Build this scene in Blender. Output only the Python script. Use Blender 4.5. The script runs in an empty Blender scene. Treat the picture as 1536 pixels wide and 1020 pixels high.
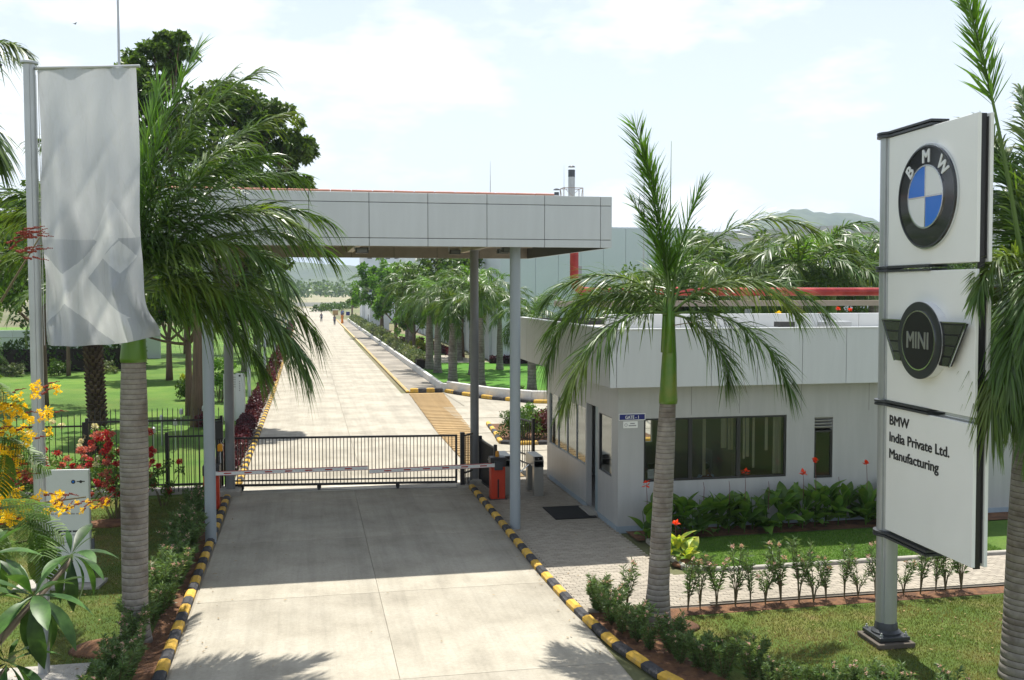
import bpy, math, random
import numpy as np
from mathutils import Vector, Matrix, Euler
R = math.radians
rnd = random.Random(7)
rng = np.random.default_rng(7)
scene = bpy.context.scene
col = scene.collection
# ------------------------------------------------------------------ camera
cam = bpy.data.cameras.new('camera'); camo = bpy.data.objects.new('camera', cam); col.objects.link(camo)
camo.location = (0, 0, 6.2); camo.rotation_euler = (R(90 - 2.977), 0, -math.atan(309 / 1500))
cam.sensor_width = 36; cam.lens = 36 * 1500 / 1536; cam.clip_start = .1; cam.clip_end = 20000
scene.camera = camo
# ------------------------------------------------------------------ world, sun, exposure
SUNV = Vector((.06, .37, 1)).normalized()
SUN_EL = math.asin(SUNV.z); SUN_AZ = math.atan2(SUNV.x, SUNV.y)
SKY_STR = .092; SUN_E = 5.0; HAZE = .00020; EXPO = .62
w = bpy.data.worlds.new('World'); scene.world = w; w.use_nodes = True
nt = w.node_tree; nt.nodes.clear(); N = nt.nodes.new; K = nt.links.new
out = N('ShaderNodeOutputWorld'); bg = N('ShaderNodeBackground'); K(bg.outputs[0], out.inputs[0]); bg.inputs[1].default_value = SKY_STR
sky = N('ShaderNodeTexSky'); sky.sky_type = 'NISHITA'; sky.sun_disc = False; sky.sun_elevation = SUN_EL; sky.sun_rotation = SUN_AZ
sky.air_density = 1.0; sky.dust_density = 1.2; sky.ozone_density = 1.5; sky.altitude = 0
tc = N('ShaderNodeTexCoord'); mp = N('ShaderNodeMapping'); mp.inputs['Scale'].default_value = (1, 1, 2.6)
mp.inputs['Location'].default_value = (3.1, 1.2, .4)
K(tc.outputs['Generated'], mp.inputs[0])
n1 = N('ShaderNodeTexNoise'); n1.inputs['Scale'].default_value = 3.4; n1.inputs['Detail'].default_value = 9; n1.inputs['Roughness'].default_value = .56
K(mp.outputs[0], n1.inputs[0])
cr = N('ShaderNodeValToRGB'); cr.color_ramp.elements[0].position = .49; cr.color_ramp.elements[0].color = (0, 0, 0, 1)
cr.color_ramp.elements[1].position = .61; cr.color_ramp.elements[1].color = (1, 1, 1, 1)
K(n1.outputs[0], cr.inputs[0])
mx = N('ShaderNodeMix'); mx.data_type = 'RGBA'; mul = N('ShaderNodeMath'); mul.operation = 'MULTIPLY'; mul.inputs[1].default_value = .85
K(cr.outputs[0], mul.inputs[0]); K(mul.outputs[0], mx.inputs[0]); K(mx.outputs[2], bg.inputs[0])
veil = N('ShaderNodeMix'); veil.data_type = 'RGBA'   # thin high veil, thicker towards the horizon
sx = N('ShaderNodeSeparateXYZ'); K(tc.outputs['Generated'], sx.inputs[0]); vr = N('ShaderNodeMapRange'); vr.inputs[1].default_value = 0; vr.inputs[2].default_value = .75; vr.inputs[3].default_value = .95; vr.inputs[4].default_value = .08; K(sx.outputs[2], vr.inputs[0]); K(vr.outputs[0], veil.inputs[0])
K(sky.outputs[0], veil.inputs[6]); veil.inputs[7].default_value = (7.45, 8.05, 8.6, 1)
K(veil.outputs[2], mx.inputs[6]); mx.inputs[7].default_value = (9.4, 9.6, 9.7, 1)
sun = bpy.data.lights.new('sun', 'SUN'); sun.energy = SUN_E; sun.angle = R(.55); sun.color = (1, .955, .87)
suno = bpy.data.objects.new('sun', sun); col.objects.link(suno); suno.rotation_euler = SUNV.to_track_quat('Z', 'Y').to_euler()
vs = scene.view_settings; vs.view_transform = 'Standard'; vs.look = 'None'; vs.gamma = 1; vs.exposure = EXPO; vs.use_curve_mapping = False
scene.cycles.volume_bounces = 0; scene.cycles.max_bounces = 6; scene.cycles.transparent_max_bounces = 12
scene.cycles.diffuse_bounces = 3; scene.cycles.glossy_bounces = 3
# ------------------------------------------------------------------ materials
MC = {}
def mat(name, c, rough=.6, metal=0., spec=.4, var=.0, vs=3., bump=0., bs=60., isl=0., obr=0., transl=0., c2=None, c2s=1.5, c2r=(.45, .6), detail=5, bdist=.01, streak=False, coat=0.):
    if name in MC: return MC[name]
    m = bpy.data.materials.new(name); MC[name] = m; m.use_nodes = True; nt = m.node_tree; nt.nodes.clear(); N = nt.nodes.new; K = nt.links.new
    o = N('ShaderNodeOutputMaterial'); b = N('ShaderNodeBsdfPrincipled')
    b.inputs['Roughness'].default_value = rough; b.inputs['Metallic'].default_value = metal; b.inputs['Specular IOR Level'].default_value = spec
    if coat: b.inputs['Coat Weight'].default_value = coat; b.inputs['Coat Roughness'].default_value = .08
    tcn = N('ShaderNodeTexCoord'); src = tcn.outputs['Object']
    if streak:
        sm = N('ShaderNodeMapping'); sm.inputs['Scale'].default_value = (1, 1, .12); K(src, sm.inputs[0]); vsrc = sm.outputs[0]
    else: vsrc = src
    cur = None
    rgb = N('ShaderNodeRGB'); rgb.outputs[0].default_value = (*c, 1); cur = rgb.outputs[0]
    if c2 is not None:
        n = N('ShaderNodeTexNoise'); n.inputs['Scale'].default_value = c2s; n.inputs['Detail'].default_value = detail; K(src, n.inputs[0])
        r = N('ShaderNodeMapRange'); r.inputs[1].default_value = c2r[0]; r.inputs[2].default_value = c2r[1]; K(n.outputs[0], r.inputs[0])
        x = N('ShaderNodeMix'); x.data_type = 'RGBA'; K(r.outputs[0], x.inputs[0]); K(cur, x.inputs[6]); x.inputs[7].default_value = (*c2, 1); cur = x.outputs[2]
    f = None
    def addf(sock, amp):
        nonlocal f
        r = N('ShaderNodeMapRange'); r.inputs[3].default_value = 1 - amp; r.inputs[4].default_value = 1 + amp; K(sock, r.inputs[0])
        if f is None: f = r.outputs[0]
        else:
            q = N('ShaderNodeMath'); q.operation = 'MULTIPLY'; K(f, q.inputs[0]); K(r.outputs[0], q.inputs[1]); f = q.outputs[0]
    if var:
        n = N('ShaderNodeTexNoise'); n.inputs['Scale'].default_value = vs; n.inputs['Detail'].default_value = 6; n.inputs['Roughness'].default_value = .62; K(vsrc, n.inputs[0])
        r = N('ShaderNodeMapRange'); r.inputs[1].default_value = .3; r.inputs[2].default_value = .7; K(n.outputs[0], r.inputs[0]); addf(r.outputs[0], var)
    if isl:
        g = N('ShaderNodeNewGeometry'); addf(g.outputs['Random Per Island'], isl)
    if obr:
        g = N('ShaderNodeObjectInfo'); addf(g.outputs['Random'], obr)
    if f is not None:
        v = N('ShaderNodeVectorMath'); v.operation = 'SCALE'; K(cur, v.inputs[0]); K(f, v.inputs[3]); cur = v.outputs[0]
    K(cur, b.inputs['Base Color'])
    if bump:
        n = N('ShaderNodeTexNoise'); n.inputs['Scale'].default_value = bs; n.inputs['Detail'].default_value = 4; K(src, n.inputs[0])
        u = N('ShaderNodeBump'); u.inputs['Strength'].default_value = bump; u.inputs['Distance'].default_value = bdist; K(n.outputs[0], u.inputs['Height']); K(u.outputs[0], b.inputs['Normal'])
    if transl:
        t = N('ShaderNodeBsdfTranslucent'); s = N('ShaderNodeMixShader'); s.inputs[0].default_value = transl
        v = N('ShaderNodeVectorMath'); v.operation = 'MULTIPLY'; K(cur, v.inputs[0]); v.inputs[1].default_value = (1.5, 1.45, .7); K(v.outputs[0], t.inputs[0])
        K(b.outputs[0], s.inputs[1]); K(t.outputs[0], s.inputs[2]); K(s.outputs[0], o.inputs[0])
    else: K(b.outputs[0], o.inputs[0])
    return m
def glass_mat(name, tint, gloss=.5, rough=.02, alpha=.75):
    m = bpy.data.materials.new(name); m.use_nodes = True; nt = m.node_tree; nt.nodes.clear(); N = nt.nodes.new; K = nt.links.new
    o = N('ShaderNodeOutputMaterial'); t = N('ShaderNodeBsdfTransparent'); t.inputs[0].default_value = (*tint, 1)
    g = N('ShaderNodeBsdfGlossy'); g.inputs['Roughness'].default_value = rough; g.inputs[0].default_value = (.9, .95, .95, 1)
    fr = N('ShaderNodeFresnel'); fr.inputs[0].default_value = 1.6 + gloss; s = N('ShaderNodeMixShader'); K(fr.outputs[0], s.inputs[0]); K(t.outputs[0], s.inputs[1]); K(g.outputs[0], s.inputs[2]); K(s.outputs[0], o.inputs[0])
    return m
def ground_mat(name, stops, scale, bump=.4, bs=30, fine=.25, bdist=.02, big=.35, tracks=0.):
    # several earthy / grassy colours mixed by layered noise in metres (object coordinates)
    m = bpy.data.materials.new(name); m.use_nodes = True; nt = m.node_tree; nt.nodes.clear(); N = nt.nodes.new; K = nt.links.new
    o = N('ShaderNodeOutputMaterial'); b = N('ShaderNodeBsdfPrincipled'); b.inputs['Roughness'].default_value = .85; b.inputs['Specular IOR Level'].default_value = .25
    tcn = N('ShaderNodeTexCoord')
    n = N('ShaderNodeTexNoise'); n.inputs['Scale'].default_value = scale; n.inputs['Detail'].default_value = 8; n.inputs['Roughness'].default_value = .6; K(tcn.outputs['Object'], n.inputs[0])
    r = N('ShaderNodeValToRGB'); el = r.color_ramp.elements
    while len(el) < len(stops): el.new(.5)
    for e, (p, c) in zip(el, stops): e.position = p; e.color = (*c, 1)
    K(n.outputs[0], r.inputs[0])
    n2 = N('ShaderNodeTexNoise'); n2.inputs['Scale'].default_value = bs; n2.inputs['Detail'].default_value = 5; n2.inputs['Roughness'].default_value = .7; K(tcn.outputs['Object'], n2.inputs[0])
    q = N('ShaderNodeMapRange'); q.inputs[1].default_value = .3; q.inputs[2].default_value = .7; q.inputs[3].default_value = 1 - fine; q.inputs[4].default_value = 1 + fine; K(n2.outputs[0], q.inputs[0])
    n3 = N('ShaderNodeTexNoise'); n3.inputs['Scale'].default_value = scale * .23; n3.inputs['Detail'].default_value = 3; K(tcn.outputs['Object'], n3.inputs[0])
    q3 = N('ShaderNodeMapRange'); q3.inputs[1].default_value = .35; q3.inputs[2].default_value = .65; q3.inputs[3].default_value = 1 - big; q3.inputs[4].default_value = 1 + big * .6; K(n3.outputs[0], q3.inputs[0])
    mm = N('ShaderNodeMath'); mm.operation = 'MULTIPLY'; K(q.outputs[0], mm.inputs[0]); K(q3.outputs[0], mm.inputs[1])
    if tracks:   # tyre rubber and drips drawn out along the driving direction (world metres)
        ge = N('ShaderNodeNewGeometry')
        for sc_, amp, lo, hi in (((1.5,.05,1), tracks, .45, .72), ((6,.35,1), tracks*.55, .5, .72), ((.35,.5,1), tracks*.5, .45, .7)):
            mp = N('ShaderNodeMapping'); mp.inputs['Scale'].default_value = sc_; K(ge.outputs['Position'], mp.inputs[0]); nn = N('ShaderNodeTexNoise'); nn.inputs['Scale'].default_value = 1.3; nn.inputs['Detail'].default_value = 7; nn.inputs['Roughness'].default_value = .65; K(mp.outputs[0], nn.inputs[0])
            qq = N('ShaderNodeMapRange'); qq.inputs[1].default_value = lo; qq.inputs[2].default_value = hi; qq.inputs[3].default_value = 1; qq.inputs[4].default_value = 1-amp; K(nn.outputs[0], qq.inputs[0])
            m2 = N('ShaderNodeMath'); m2.operation = 'MULTIPLY'; K(mm.outputs[0], m2.inputs[0]); K(qq.outputs[0], m2.inputs[1]); mm = m2
    v = N('ShaderNodeVectorMath'); v.operation = 'SCALE'; K(r.outputs[0], v.inputs[0]); K(mm.outputs[0], v.inputs[3]); cur = v.outputs[0]
    u = N('ShaderNodeBump'); u.inputs['Strength'].default_value = bump; u.inputs['Distance'].default_value = bdist; K(n2.outputs[0], u.inputs['Height']); K(u.outputs[0], b.inputs['Normal'])
    K(cur, b.inputs['Base Color']); K(b.outputs[0], o.inputs[0])
    return m
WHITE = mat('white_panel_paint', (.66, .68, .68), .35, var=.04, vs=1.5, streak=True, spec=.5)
SIGNW = mat('sign_white', (.78, .79, .77), .3, var=.03, vs=1.2)
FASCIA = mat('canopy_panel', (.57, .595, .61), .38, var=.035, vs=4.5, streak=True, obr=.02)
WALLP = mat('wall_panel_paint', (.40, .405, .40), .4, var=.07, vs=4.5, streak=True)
PLINTH = mat('plinth_blue_grey', (.27, .33, .38), .6, var=.08)
DARKGAP = mat('joint_dark', (.06, .06, .06), .9)
STEELP = mat('column_paint', (.30, .34, .37), .42, var=.06, vs=2, streak=True)
STEELD = mat('column_paint_dark', (.20, .205, .21), .45, var=.08, vs=2)
ALU = mat('aluminium', (.42, .44, .45), .42, metal=.6, var=.06, vs=3)
BLACKM = mat('black_metal', (.012, .012, .013), .4, spec=.5)
BLACK = mat('black_gloss', (.008, .008, .01), .12, spec=.6, coat=.4)
CHROME = mat('chrome', (.7, .72, .74), .16, metal=1)
DGREY = mat('dark_grey', (.055, .06, .066), .4, metal=.3)
CONC = mat('cast_concrete', (.36, .34, .30), .85, var=.14, vs=5, bump=.3, bs=80)
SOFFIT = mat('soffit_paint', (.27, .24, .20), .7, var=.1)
TERRA = mat('terracotta_coping', (.62, .30, .22), .8, var=.1)
REDP = mat('red_pipe_paint', (.27, .020, .018), .35, var=.16, vs=4, c2=(.42, .06, .05), c2s=.9)
KY = mat('kerb_yellow', (.60, .37, .055), .75, var=.16, vs=9, bump=.4, bs=70, obr=.16, c2=(.30, .22, .12), c2s=4, c2r=(.56, .72))
KB = mat('kerb_black', (.045, .045, .05), .8, var=.3, vs=9, bump=.4, bs=70, obr=.25, c2=(.16, .15, .14), c2s=5, c2r=(.58, .74))
KW = mat('kerb_white', (.66, .65, .62), .75, var=.1, vs=4, bump=.3, bs=60)
SOILM = mat('red_soil', (.17, .085, .042), .95, var=.3, vs=9, bump=.8, bs=40, bdist=.03, c2=(.10, .05, .028), c2s=4)
ORANGE = mat('barrier_red', (.50, .042, .012), .5, var=.08)
AMBER = mat('amber_lens', (.60, .26, .02), .2)
BARK = mat('bark', (.14, .095, .065), .9, var=.25, vs=9, bump=.6, bs=30, streak=True)
STEM = mat('green_brown_stem', (.12, .10, .05), .8, var=.2)
# ------------------------------------------------------------------ mesh helpers
class MB:
    def __init__(s): s.v = []; s.f = []; s.m = []
    def add(s, vs, fs, mi=0):
        n = len(s.v); s.v += [tuple(p) for p in vs]; s.f += [tuple(i + n for i in f) for f in fs]; s.m += [mi] * len(fs); return s
    def box(s, x0, x1, y0, y1, z0, z1, mi=0):
        return s.add([(x0,y0,z0),(x1,y0,z0),(x1,y1,z0),(x0,y1,z0),(x0,y0,z1),(x1,y0,z1),(x1,y1,z1),(x0,y1,z1)],
                     [(0,3,2,1),(4,5,6,7),(0,1,5,4),(1,2,6,5),(2,3,7,6),(3,0,4,7)], mi)
    def bar(s, p0, p1, wd, h, mi=0, up=(0,0,1)):
        p0 = Vector(p0); p1 = Vector(p1); t = (p1 - p0).normalized(); u = Vector(up)
        if abs(t.dot(u)) > .98: u = Vector((0, 1, 0))
        sd = t.cross(u).normalized() * wd / 2; u = sd.cross(t).normalized() * h / 2
        vs = [p + a * sd + b * u for p in (p0, p1) for a, b in ((-1,-1),(1,-1),(1,1),(-1,1))]
        return s.add(vs, [(0,1,2,3),(7,6,5,4),(0,4,5,1),(1,5,6,2),(2,6,7,3),(3,7,4,0)], mi)
    def tube(s, pts, rad, n=8, mi=0, cap=True):
        pts = [Vector(p) for p in pts]; L = len(pts)
        if not hasattr(rad, '__len__'): rad = [rad] * L
        prev = None; vs = []
        for i, p in enumerate(pts):
            t = (pts[min(i+1, L-1)] - pts[max(i-1, 0)]).normalized()
            if prev is None: a = t.orthogonal().normalized()
            else:
                a = prev - t * prev.dot(t); a = a.normalized() if a.length > 1e-6 else t.orthogonal().normalized()
            prev = a; b = t.cross(a)
            for k in range(n):
                th = 2 * math.pi * k / n; vs.append(p + (a * math.cos(th) + b * math.sin(th)) * rad[i])
        fs = [(i*n+k, i*n+(k+1)%n, (i+1)*n+(k+1)%n, (i+1)*n+k) for i in range(L-1) for k in range(n)]
        if cap: fs += [tuple(reversed(range(n))), tuple((L-1)*n+k for k in range(n))]
        return s.add(vs, fs, mi)
    def lathe(s, prof, n=24, c=(0,0,0), mi=0, mis=None, cap=True, lean=(0,0)):
        L = len(prof); vs = []; z0 = prof[0][1]
        for (r, z) in prof:
            for k in range(n):
                th = 2*math.pi*k/n; vs.append((c[0]+r*math.cos(th)+lean[0]*(z-z0), c[1]+r*math.sin(th)+lean[1]*(z-z0), c[2]+z))
        b = len(s.v)
        for i in range(L-1):
            m = mis[i] if mis else mi
            fs = [(i*n+k, i*n+(k+1)%n, (i+1)*n+(k+1)%n, (i+1)*n+k) for k in range(n)]
            if i == 0: s.add(vs, fs, m)
            else: s.f += [tuple(q+b for q in f) for f in fs]; s.m += [m]*n
        if cap:
            s.f += [tuple(b+q for q in reversed(range(n))), tuple(b+(L-1)*n+k for k in range(n))]; s.m += [mis[0] if mis else mi, mis[-1] if mis else mi]
        return s
    def prism(s, poly, z0, z1, mi=0):
        n = len(poly); vs = [(x,y,z0) for x,y in poly] + [(x,y,z1) for x,y in poly]
        return s.add(vs, [tuple(reversed(range(n))), tuple(range(n, 2*n))] + [(i,(i+1)%n,n+(i+1)%n,n+i) for i in range(n)], mi)
    def ell(s, c, r, n=10, m=7, mi=0):
        prof = []
        vs = [(c[0], c[1], c[2]-r[2])]
        for i in range(1, m):
            a = -math.pi/2 + math.pi*i/m
            for k in range(n):
                t = 2*math.pi*k/n; vs.append((c[0]+r[0]*math.cos(a)*math.cos(t), c[1]+r[1]*math.cos(a)*math.sin(t), c[2]+r[2]*math.sin(a)))
        vs.append((c[0], c[1], c[2]+r[2])); T = len(vs)-1
        fs = [(0, 1+(k+1)%n, 1+k) for k in range(n)] + [(T, T-n+k, T-n+(k+1)%n) for k in range(n)]
        fs += [(1+i*n+k, 1+i*n+(k+1)%n, 1+(i+1)*n+(k+1)%n, 1+(i+1)*n+k) for i in range(m-2) for k in range(n)]
        return s.add(vs, fs, mi)
    def mesh(s, name, mats, smooth=False, off=(0,0,0)):
        me = bpy.data.meshes.new(name)
        vv = s.v if tuple(off) == (0,0,0) else [(a-off[0], b-off[1], c-off[2]) for a,b,c in s.v]
        me.from_pydata(vv, [], s.f)
        for m in (mats if isinstance(mats, (list, tuple)) else [mats]): me.materials.append(m)
        me.polygons.foreach_set('material_index', s.m)
        if smooth: me.polygons.foreach_set('use_smooth', [True]*len(me.polygons))
        me.update(); return me
    def build(s, name, mats, parent=None, smooth=False, world=False, bevel=0, loc=None):
        off = wpos(parent) if (world and parent) else (loc if (world and loc is not None) else (0,0,0))
        me = s.mesh(name, mats, smooth, tuple(off)); o = bpy.data.objects.new(name, me); col.objects.link(o)
        if parent: o.parent = parent
        elif loc is not None: o.location = loc
        if bevel:
            b = o.modifiers.new('bevel', 'BEVEL'); b.width = bevel; b.segments = 2; b.limit_method = 'ANGLE'
            if smooth is False: pass
        if smooth and smooth != 'all':
            try: me.set_sharp_from_angle(angle=R(40))
            except Exception: pass
        return o
def wpos(o):
    p = Vector((0,0,0))
    while o is not None: p = p + o.location; o = o.parent
    return p
def tag(o, label=None, cat=None, group=None, kind=None):
    if label: o['label'] = label
    if cat: o['category'] = cat
    if group: o['group'] = group
    if kind: o['kind'] = kind
    return o
def thing(name, label, cat, loc=(0,0,0), rz=0, group=None):
    o = bpy.data.objects.new(name, None); col.objects.link(o); o.location = loc; o.rotation_euler = (0,0,rz); o.empty_display_size = .2
    return tag(o, label, cat, group)
def structure(name, mb, m, smooth=False): return tag(mb.build(name, m, smooth=smooth), kind='structure')
PCACHE = {}
def piece_mesh(name, size, m, ch):
    key = (name, tuple(round(a, 3) for a in size), m.name, ch)
    if key in PCACHE: return PCACHE[key]
    x, y, z = [a/2 for a in size]
    if not ch: me = MB().box(-x,x,-y,y,-z,z).mesh(name, m)
    else:
        c = min(ch, x*.8, y*.8, z*.8); b = MB(); vs = []; 
        for zz, k in ((-z, c), (-z+c, 0), (z-c, 0), (z, c)):
            vs += [(-x+k,-y+k,zz),(x-k,-y+k,zz),(x-k,y-k,zz),(-x+k,y-k,zz)]
        fs = [(3,2,1,0),(12,13,14,15)] + [(i*4+k, i*4+(k+1)%4, i*4+4+(k+1)%4, i*4+4+k) for i in range(3) for k in range(4)]
        me = b.add(vs, fs).mesh(name, m)
    PCACHE[key] = me; return me
def piece(name, m, parent, c, size, rot=(0,0,0), ch=0, world=True):
    o = bpy.data.objects.new(name, piece_mesh(name, size, m, ch)); col.objects.link(o)
    if parent:
        o.parent = parent
        if world: c = Vector(c) - wpos(parent)
    o.location = c; o.rotation_euler = rot if hasattr(rot, '__len__') else (0,0,rot); return o
ORD = ['first','second','third','fourth','fifth','sixth','seventh','eighth','ninth','tenth','eleventh','twelfth','thirteenth','fourteenth','fifteenth','sixteenth','seventeenth','eighteenth','nineteenth','twentieth','twenty-first','twenty-second','twenty-third']
def kids(o): return [c for c in bpy.data.objects if c.parent == o]
KCACHE = {}
def dup(root, loc, rz=0, label=None, scale=1., group=None):
    if root not in KCACHE: KCACHE[root] = [(c, kids(c)) for c in kids(root)]
    r = root.copy(); col.objects.link(r); r.location = loc; r.rotation_euler = (0,0,rz); r.scale = (scale,)*3 if not hasattr(scale, '__len__') else scale
    if label: r['label'] = label
    if group: r['group'] = group
    for c, gs in KCACHE[root]:
        k = c.copy(); col.objects.link(k); k.parent = r
        for g in gs:
            q = g.copy(); col.objects.link(q); q.parent = k
    return r
def npmesh(name, V, F, mats, mi=None, smooth=False):
    V = np.asarray(V, dtype=np.float32); F = np.asarray(F, dtype=np.int32); k = F.shape[1]
    me = bpy.data.meshes.new(name); me.vertices.add(len(V)); me.vertices.foreach_set('co', V.ravel())
    me.loops.add(F.size); me.loops.foreach_set('vertex_index', F.ravel()); me.polygons.add(len(F))
    me.polygons.foreach_set('loop_start', np.arange(0, F.size, k, dtype=np.int32)); me.polygons.foreach_set('loop_total', np.full(len(F), k, dtype=np.int32))
    for m in (mats if isinstance(mats, (list, tuple)) else [mats]): me.materials.append(m)
    if mi is not None: me.polygons.foreach_set('material_index', np.asarray(mi, dtype=np.int32))
    if smooth: me.polygons.foreach_set('use_smooth', np.ones(len(F), dtype=bool))
    me.update(calc_edges=True); return me
def nobj(name, V, F, mats, parent=None, mi=None, smooth=False):
    o = bpy.data.objects.new(name, npmesh(name, V, F, mats, mi, smooth)); col.objects.link(o)
    if parent: o.parent = parent
    return o
def unit(a): return a / np.maximum(np.linalg.norm(a, axis=-1, keepdims=True), 1e-9)
def leaves(P, D, L, W, droop=.15, seed=None):
    """folded diamond leaves: base P, direction D, length L, width W (arrays)"""
    n = len(P); r = rng.normal(size=(n, 3)); S = unit(np.cross(D, r)); U = np.cross(S, D); L = np.asarray(L).reshape(-1, 1)*np.ones((n,1)); W = np.asarray(W).reshape(-1,1)*np.ones((n,1))
    mid = P + D*L*.45; tip = P + D*L + np.array([0,0,-1.])*L*droop
    V = np.stack([P, mid + S*W*.5 + U*W*.12, tip, mid - S*W*.5 + U*W*.12], 1).reshape(-1, 3)
    F = np.arange(4*n).reshape(-1, 4); return V, F
def cat(parts):
    Vs = []; Fs = []; b = 0
    for V, F in parts: Vs.append(V); Fs.append(F + b); b += len(V)
    return np.concatenate(Vs), np.concatenate(Fs)
def cloud(cs, rs, n, L, W, up=.3, shell=.6, droop=.2):
    """n leaves in each of many blobs with centres cs and radii rs"""
    cs = np.asarray(cs, float); rs = np.asarray(rs, float)
    if rs.ndim == 1: rs = np.stack([rs, rs, rs*.8], 1)
    C = np.repeat(cs, n, 0); Rr = np.repeat(rs, n, 0); d = unit(rng.normal(size=C.shape)); t = shell + (1-shell)*rng.random((len(C),1)); t *= rng.random((len(C),1))**.25
    P = C + d*t*Rr; D = unit(d*.8 + rng.normal(size=C.shape)*.8 + np.array([0,0,up])); l = L*(.7+.6*rng.random(len(C))); return leaves(P, D, l, l*W/L, droop)
def arc(p, q, sag, n=5):
    p = Vector(p); q = Vector(q); return [p.lerp(q, i/n) + Vector((0,0,sag*4*(i/n)*(1-i/n))) for i in range(n+1)]
def wall_holes(mb, axis, at, t, u0, u1, z0, z1, holes, mi=0):
    """slab wall. axis 'y': plane y=at..at+t, u is x. axis 'x': plane x=at..at+t, u is y. holes (u0,u1,z0,z1)"""
    us = sorted({u0, u1, *[h[0] for h in holes], *[h[1] for h in holes]}); zs = sorted({z0, z1, *[h[2] for h in holes], *[h[3] for h in holes]})
    def solid(i, j):
        if not (0 <= i < len(us)-1 and 0 <= j < len(zs)-1): return False
        a = (us[i]+us[i+1])/2; b = (zs[j]+zs[j+1])/2
        return not any(h[0] < a < h[1] and h[2] < b < h[3] for h in holes)
    P = (lambda u, d, z: (u, at+d, z)) if axis == 'y' else (lambda u, d, z: (at+d, u, z))
    for i in range(len(us)-1):
        for j in range(len(zs)-1):
            if not solid(i, j): continue
            a, b, c, d = us[i], us[i+1], zs[j], zs[j+1]
            mb.add([P(a,0,c),P(b,0,c),P(b,0,d),P(a,0,d)], [(0,1,2,3)], mi); mb.add([P(a,t,c),P(b,t,c),P(b,t,d),P(a,t,d)], [(3,2,1,0)], mi)
            if not solid(i-1,j): mb.add([P(a,0,c),P(a,t,c),P(a,t,d),P(a,0,d)], [(0,1,2,3)], mi)
            if not solid(i+1,j): mb.add([P(b,0,c),P(b,t,c),P(b,t,d),P(b,0,d)], [(3,2,1,0)], mi)
            if not solid(i,j-1): mb.add([P(a,0,c),P(b,0,c),P(b,t,c),P(a,t,c)], [(0,1,2,3)], mi)
            if not solid(i,j+1): mb.add([P(a,0,d),P(b,0,d),P(b,t,d),P(a,t,d)], [(3,2,1,0)], mi)
    return mb
def text_mesh(name, s, size, m, depth=.004, bold=0., sx=1., align='LEFT', fat=0.):
    cu = bpy.data.curves.new(name, 'FONT'); cu.body = s; cu.size = size; cu.extrude = depth; cu.offset = 0; cu.align_x = align
    cu.resolution_u = 3
    o = bpy.data.objects.new(name, cu); col.objects.link(o); dg = bpy.context.evaluated_depsgraph_get()
    me = bpy.data.meshes.new_from_object(o.evaluated_get(dg)); bpy.data.objects.remove(o); me.materials.clear(); me.materials.append(m)
    for v in me.vertices: v.co.x *= sx
    if bold:
        fv = [v.co[:] for v in me.vertices]; fp = [tuple(p.vertices) for p in me.polygons]; n = len(fv); V = []; F = []
        for k, (dx, dy) in enumerate(((-bold,0),(bold,0),(0,bold*.6),(0,-bold*.6),(0,0))): V += [(a+dx, b+dy, c+.0004*k) for a,b,c in fv]; F += [tuple(i+n*k for i in f) for f in fp]
        me = bpy.data.meshes.new(name); me.from_pydata(V, [], F); me.materials.append(m)
    me.name = name; return me
def text(name, s, size, m, parent, loc, rot, **k):
    o = bpy.data.objects.new(name, text_mesh(name, s, size, m, **k)); col.objects.link(o); o.parent = parent; o.location = loc; o.rotation_euler = rot; return o
# ------------------------------------------------------------------ ground, lawns, hills, haze
def sheet(name, poly, z, m, kind='structure'):
    b = MB().add([(x, y, z) for x, y in poly], [tuple(range(len(poly)))]); return tag(b.build(name, m), kind=kind)
GROUND = ground_mat('dry_ground', [(.3, (.10, .13, .045)), (.5, (.16, .16, .08)), (.62, (.24, .20, .13)), (.75, (.12, .16, .06))], .02, .3, .8, .25)
LAWN_F = ground_mat('lawn_dry_olive', [(.30, (.050, .100, .014)), (.48, (.082, .128, .020)), (.64, (.135, .138, .034)), (.74, (.20, .14, .062))], .75, .9, 38, .42, .03, .2)
LAWN_G = ground_mat('lawn_green', [(.3, (.052, .125, .012)), (.5, (.088, .175, .020)), (.68, (.125, .19, .030)), (.8, (.17, .16, .05))], .35, .8, 30, .32, .03, .25)
LAWN_B = ground_mat('lawn_bright', [(.3, (.040, .135, .008)), (.5, (.062, .185, .012)), (.7, (.10, .21, .02))], .3, .8, 25, .3, .03, .2)
CON = ground_mat('road_concrete', [(.28, (.29, .265, .215)), (.45, (.365, .335, .272)), (.58, (.40, .37, .305)), (.75, (.335, .31, .255))], .8, .3, 16, .09, .006, .1, tracks=.2)
CON2 = ground_mat('concrete_base', [(.3, (.22, .20, .17)), (.7, (.30, .27, .23))], 1.5, .2, 20, .1)
STRIP = ground_mat('brown_paving', [(.3, (.30, .20, .09)), (.7, (.40, .28, .14))], 2, .3, 20, .15)
def rad(x, y, z):
    return (x, y, z)
g = MB(); g.add([(-5000,-300,0),(5000,-300,0),(5000,6000,0),(-5000,6000,0)], [(0,1,2,3)]); structure('ground', g, GROUND)
sheet('lawn_left_front', [(-26,3),(-2.5,3),(-2.5,31.6),(-26,31.6)], .03, LAWN_F)
sheet('lawn_left_far', [(-60,31.9),(-2.35,31.9),(-2.0,170),(-60,170)], .03, LAWN_G)
KC = [(4.93,30.2),(4.93,24),(4.92,21),(4.97,18.4),(5.12,16.2),(5.45,14.6),(6.0,13.3),(6.8,12.2),(7.8,11.3)]
sheet('lawn_right_front', [(5.2,17.7),(5.3,16.4),(5.6,14.9),(6.15,13.6),(6.9,12.5),(7.9,11.6),(8.2,3),(30,3),(30,17.75),(5.3,17.75)][:9]+[(5.2,17.75)], .03, LAWN_F)
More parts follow.
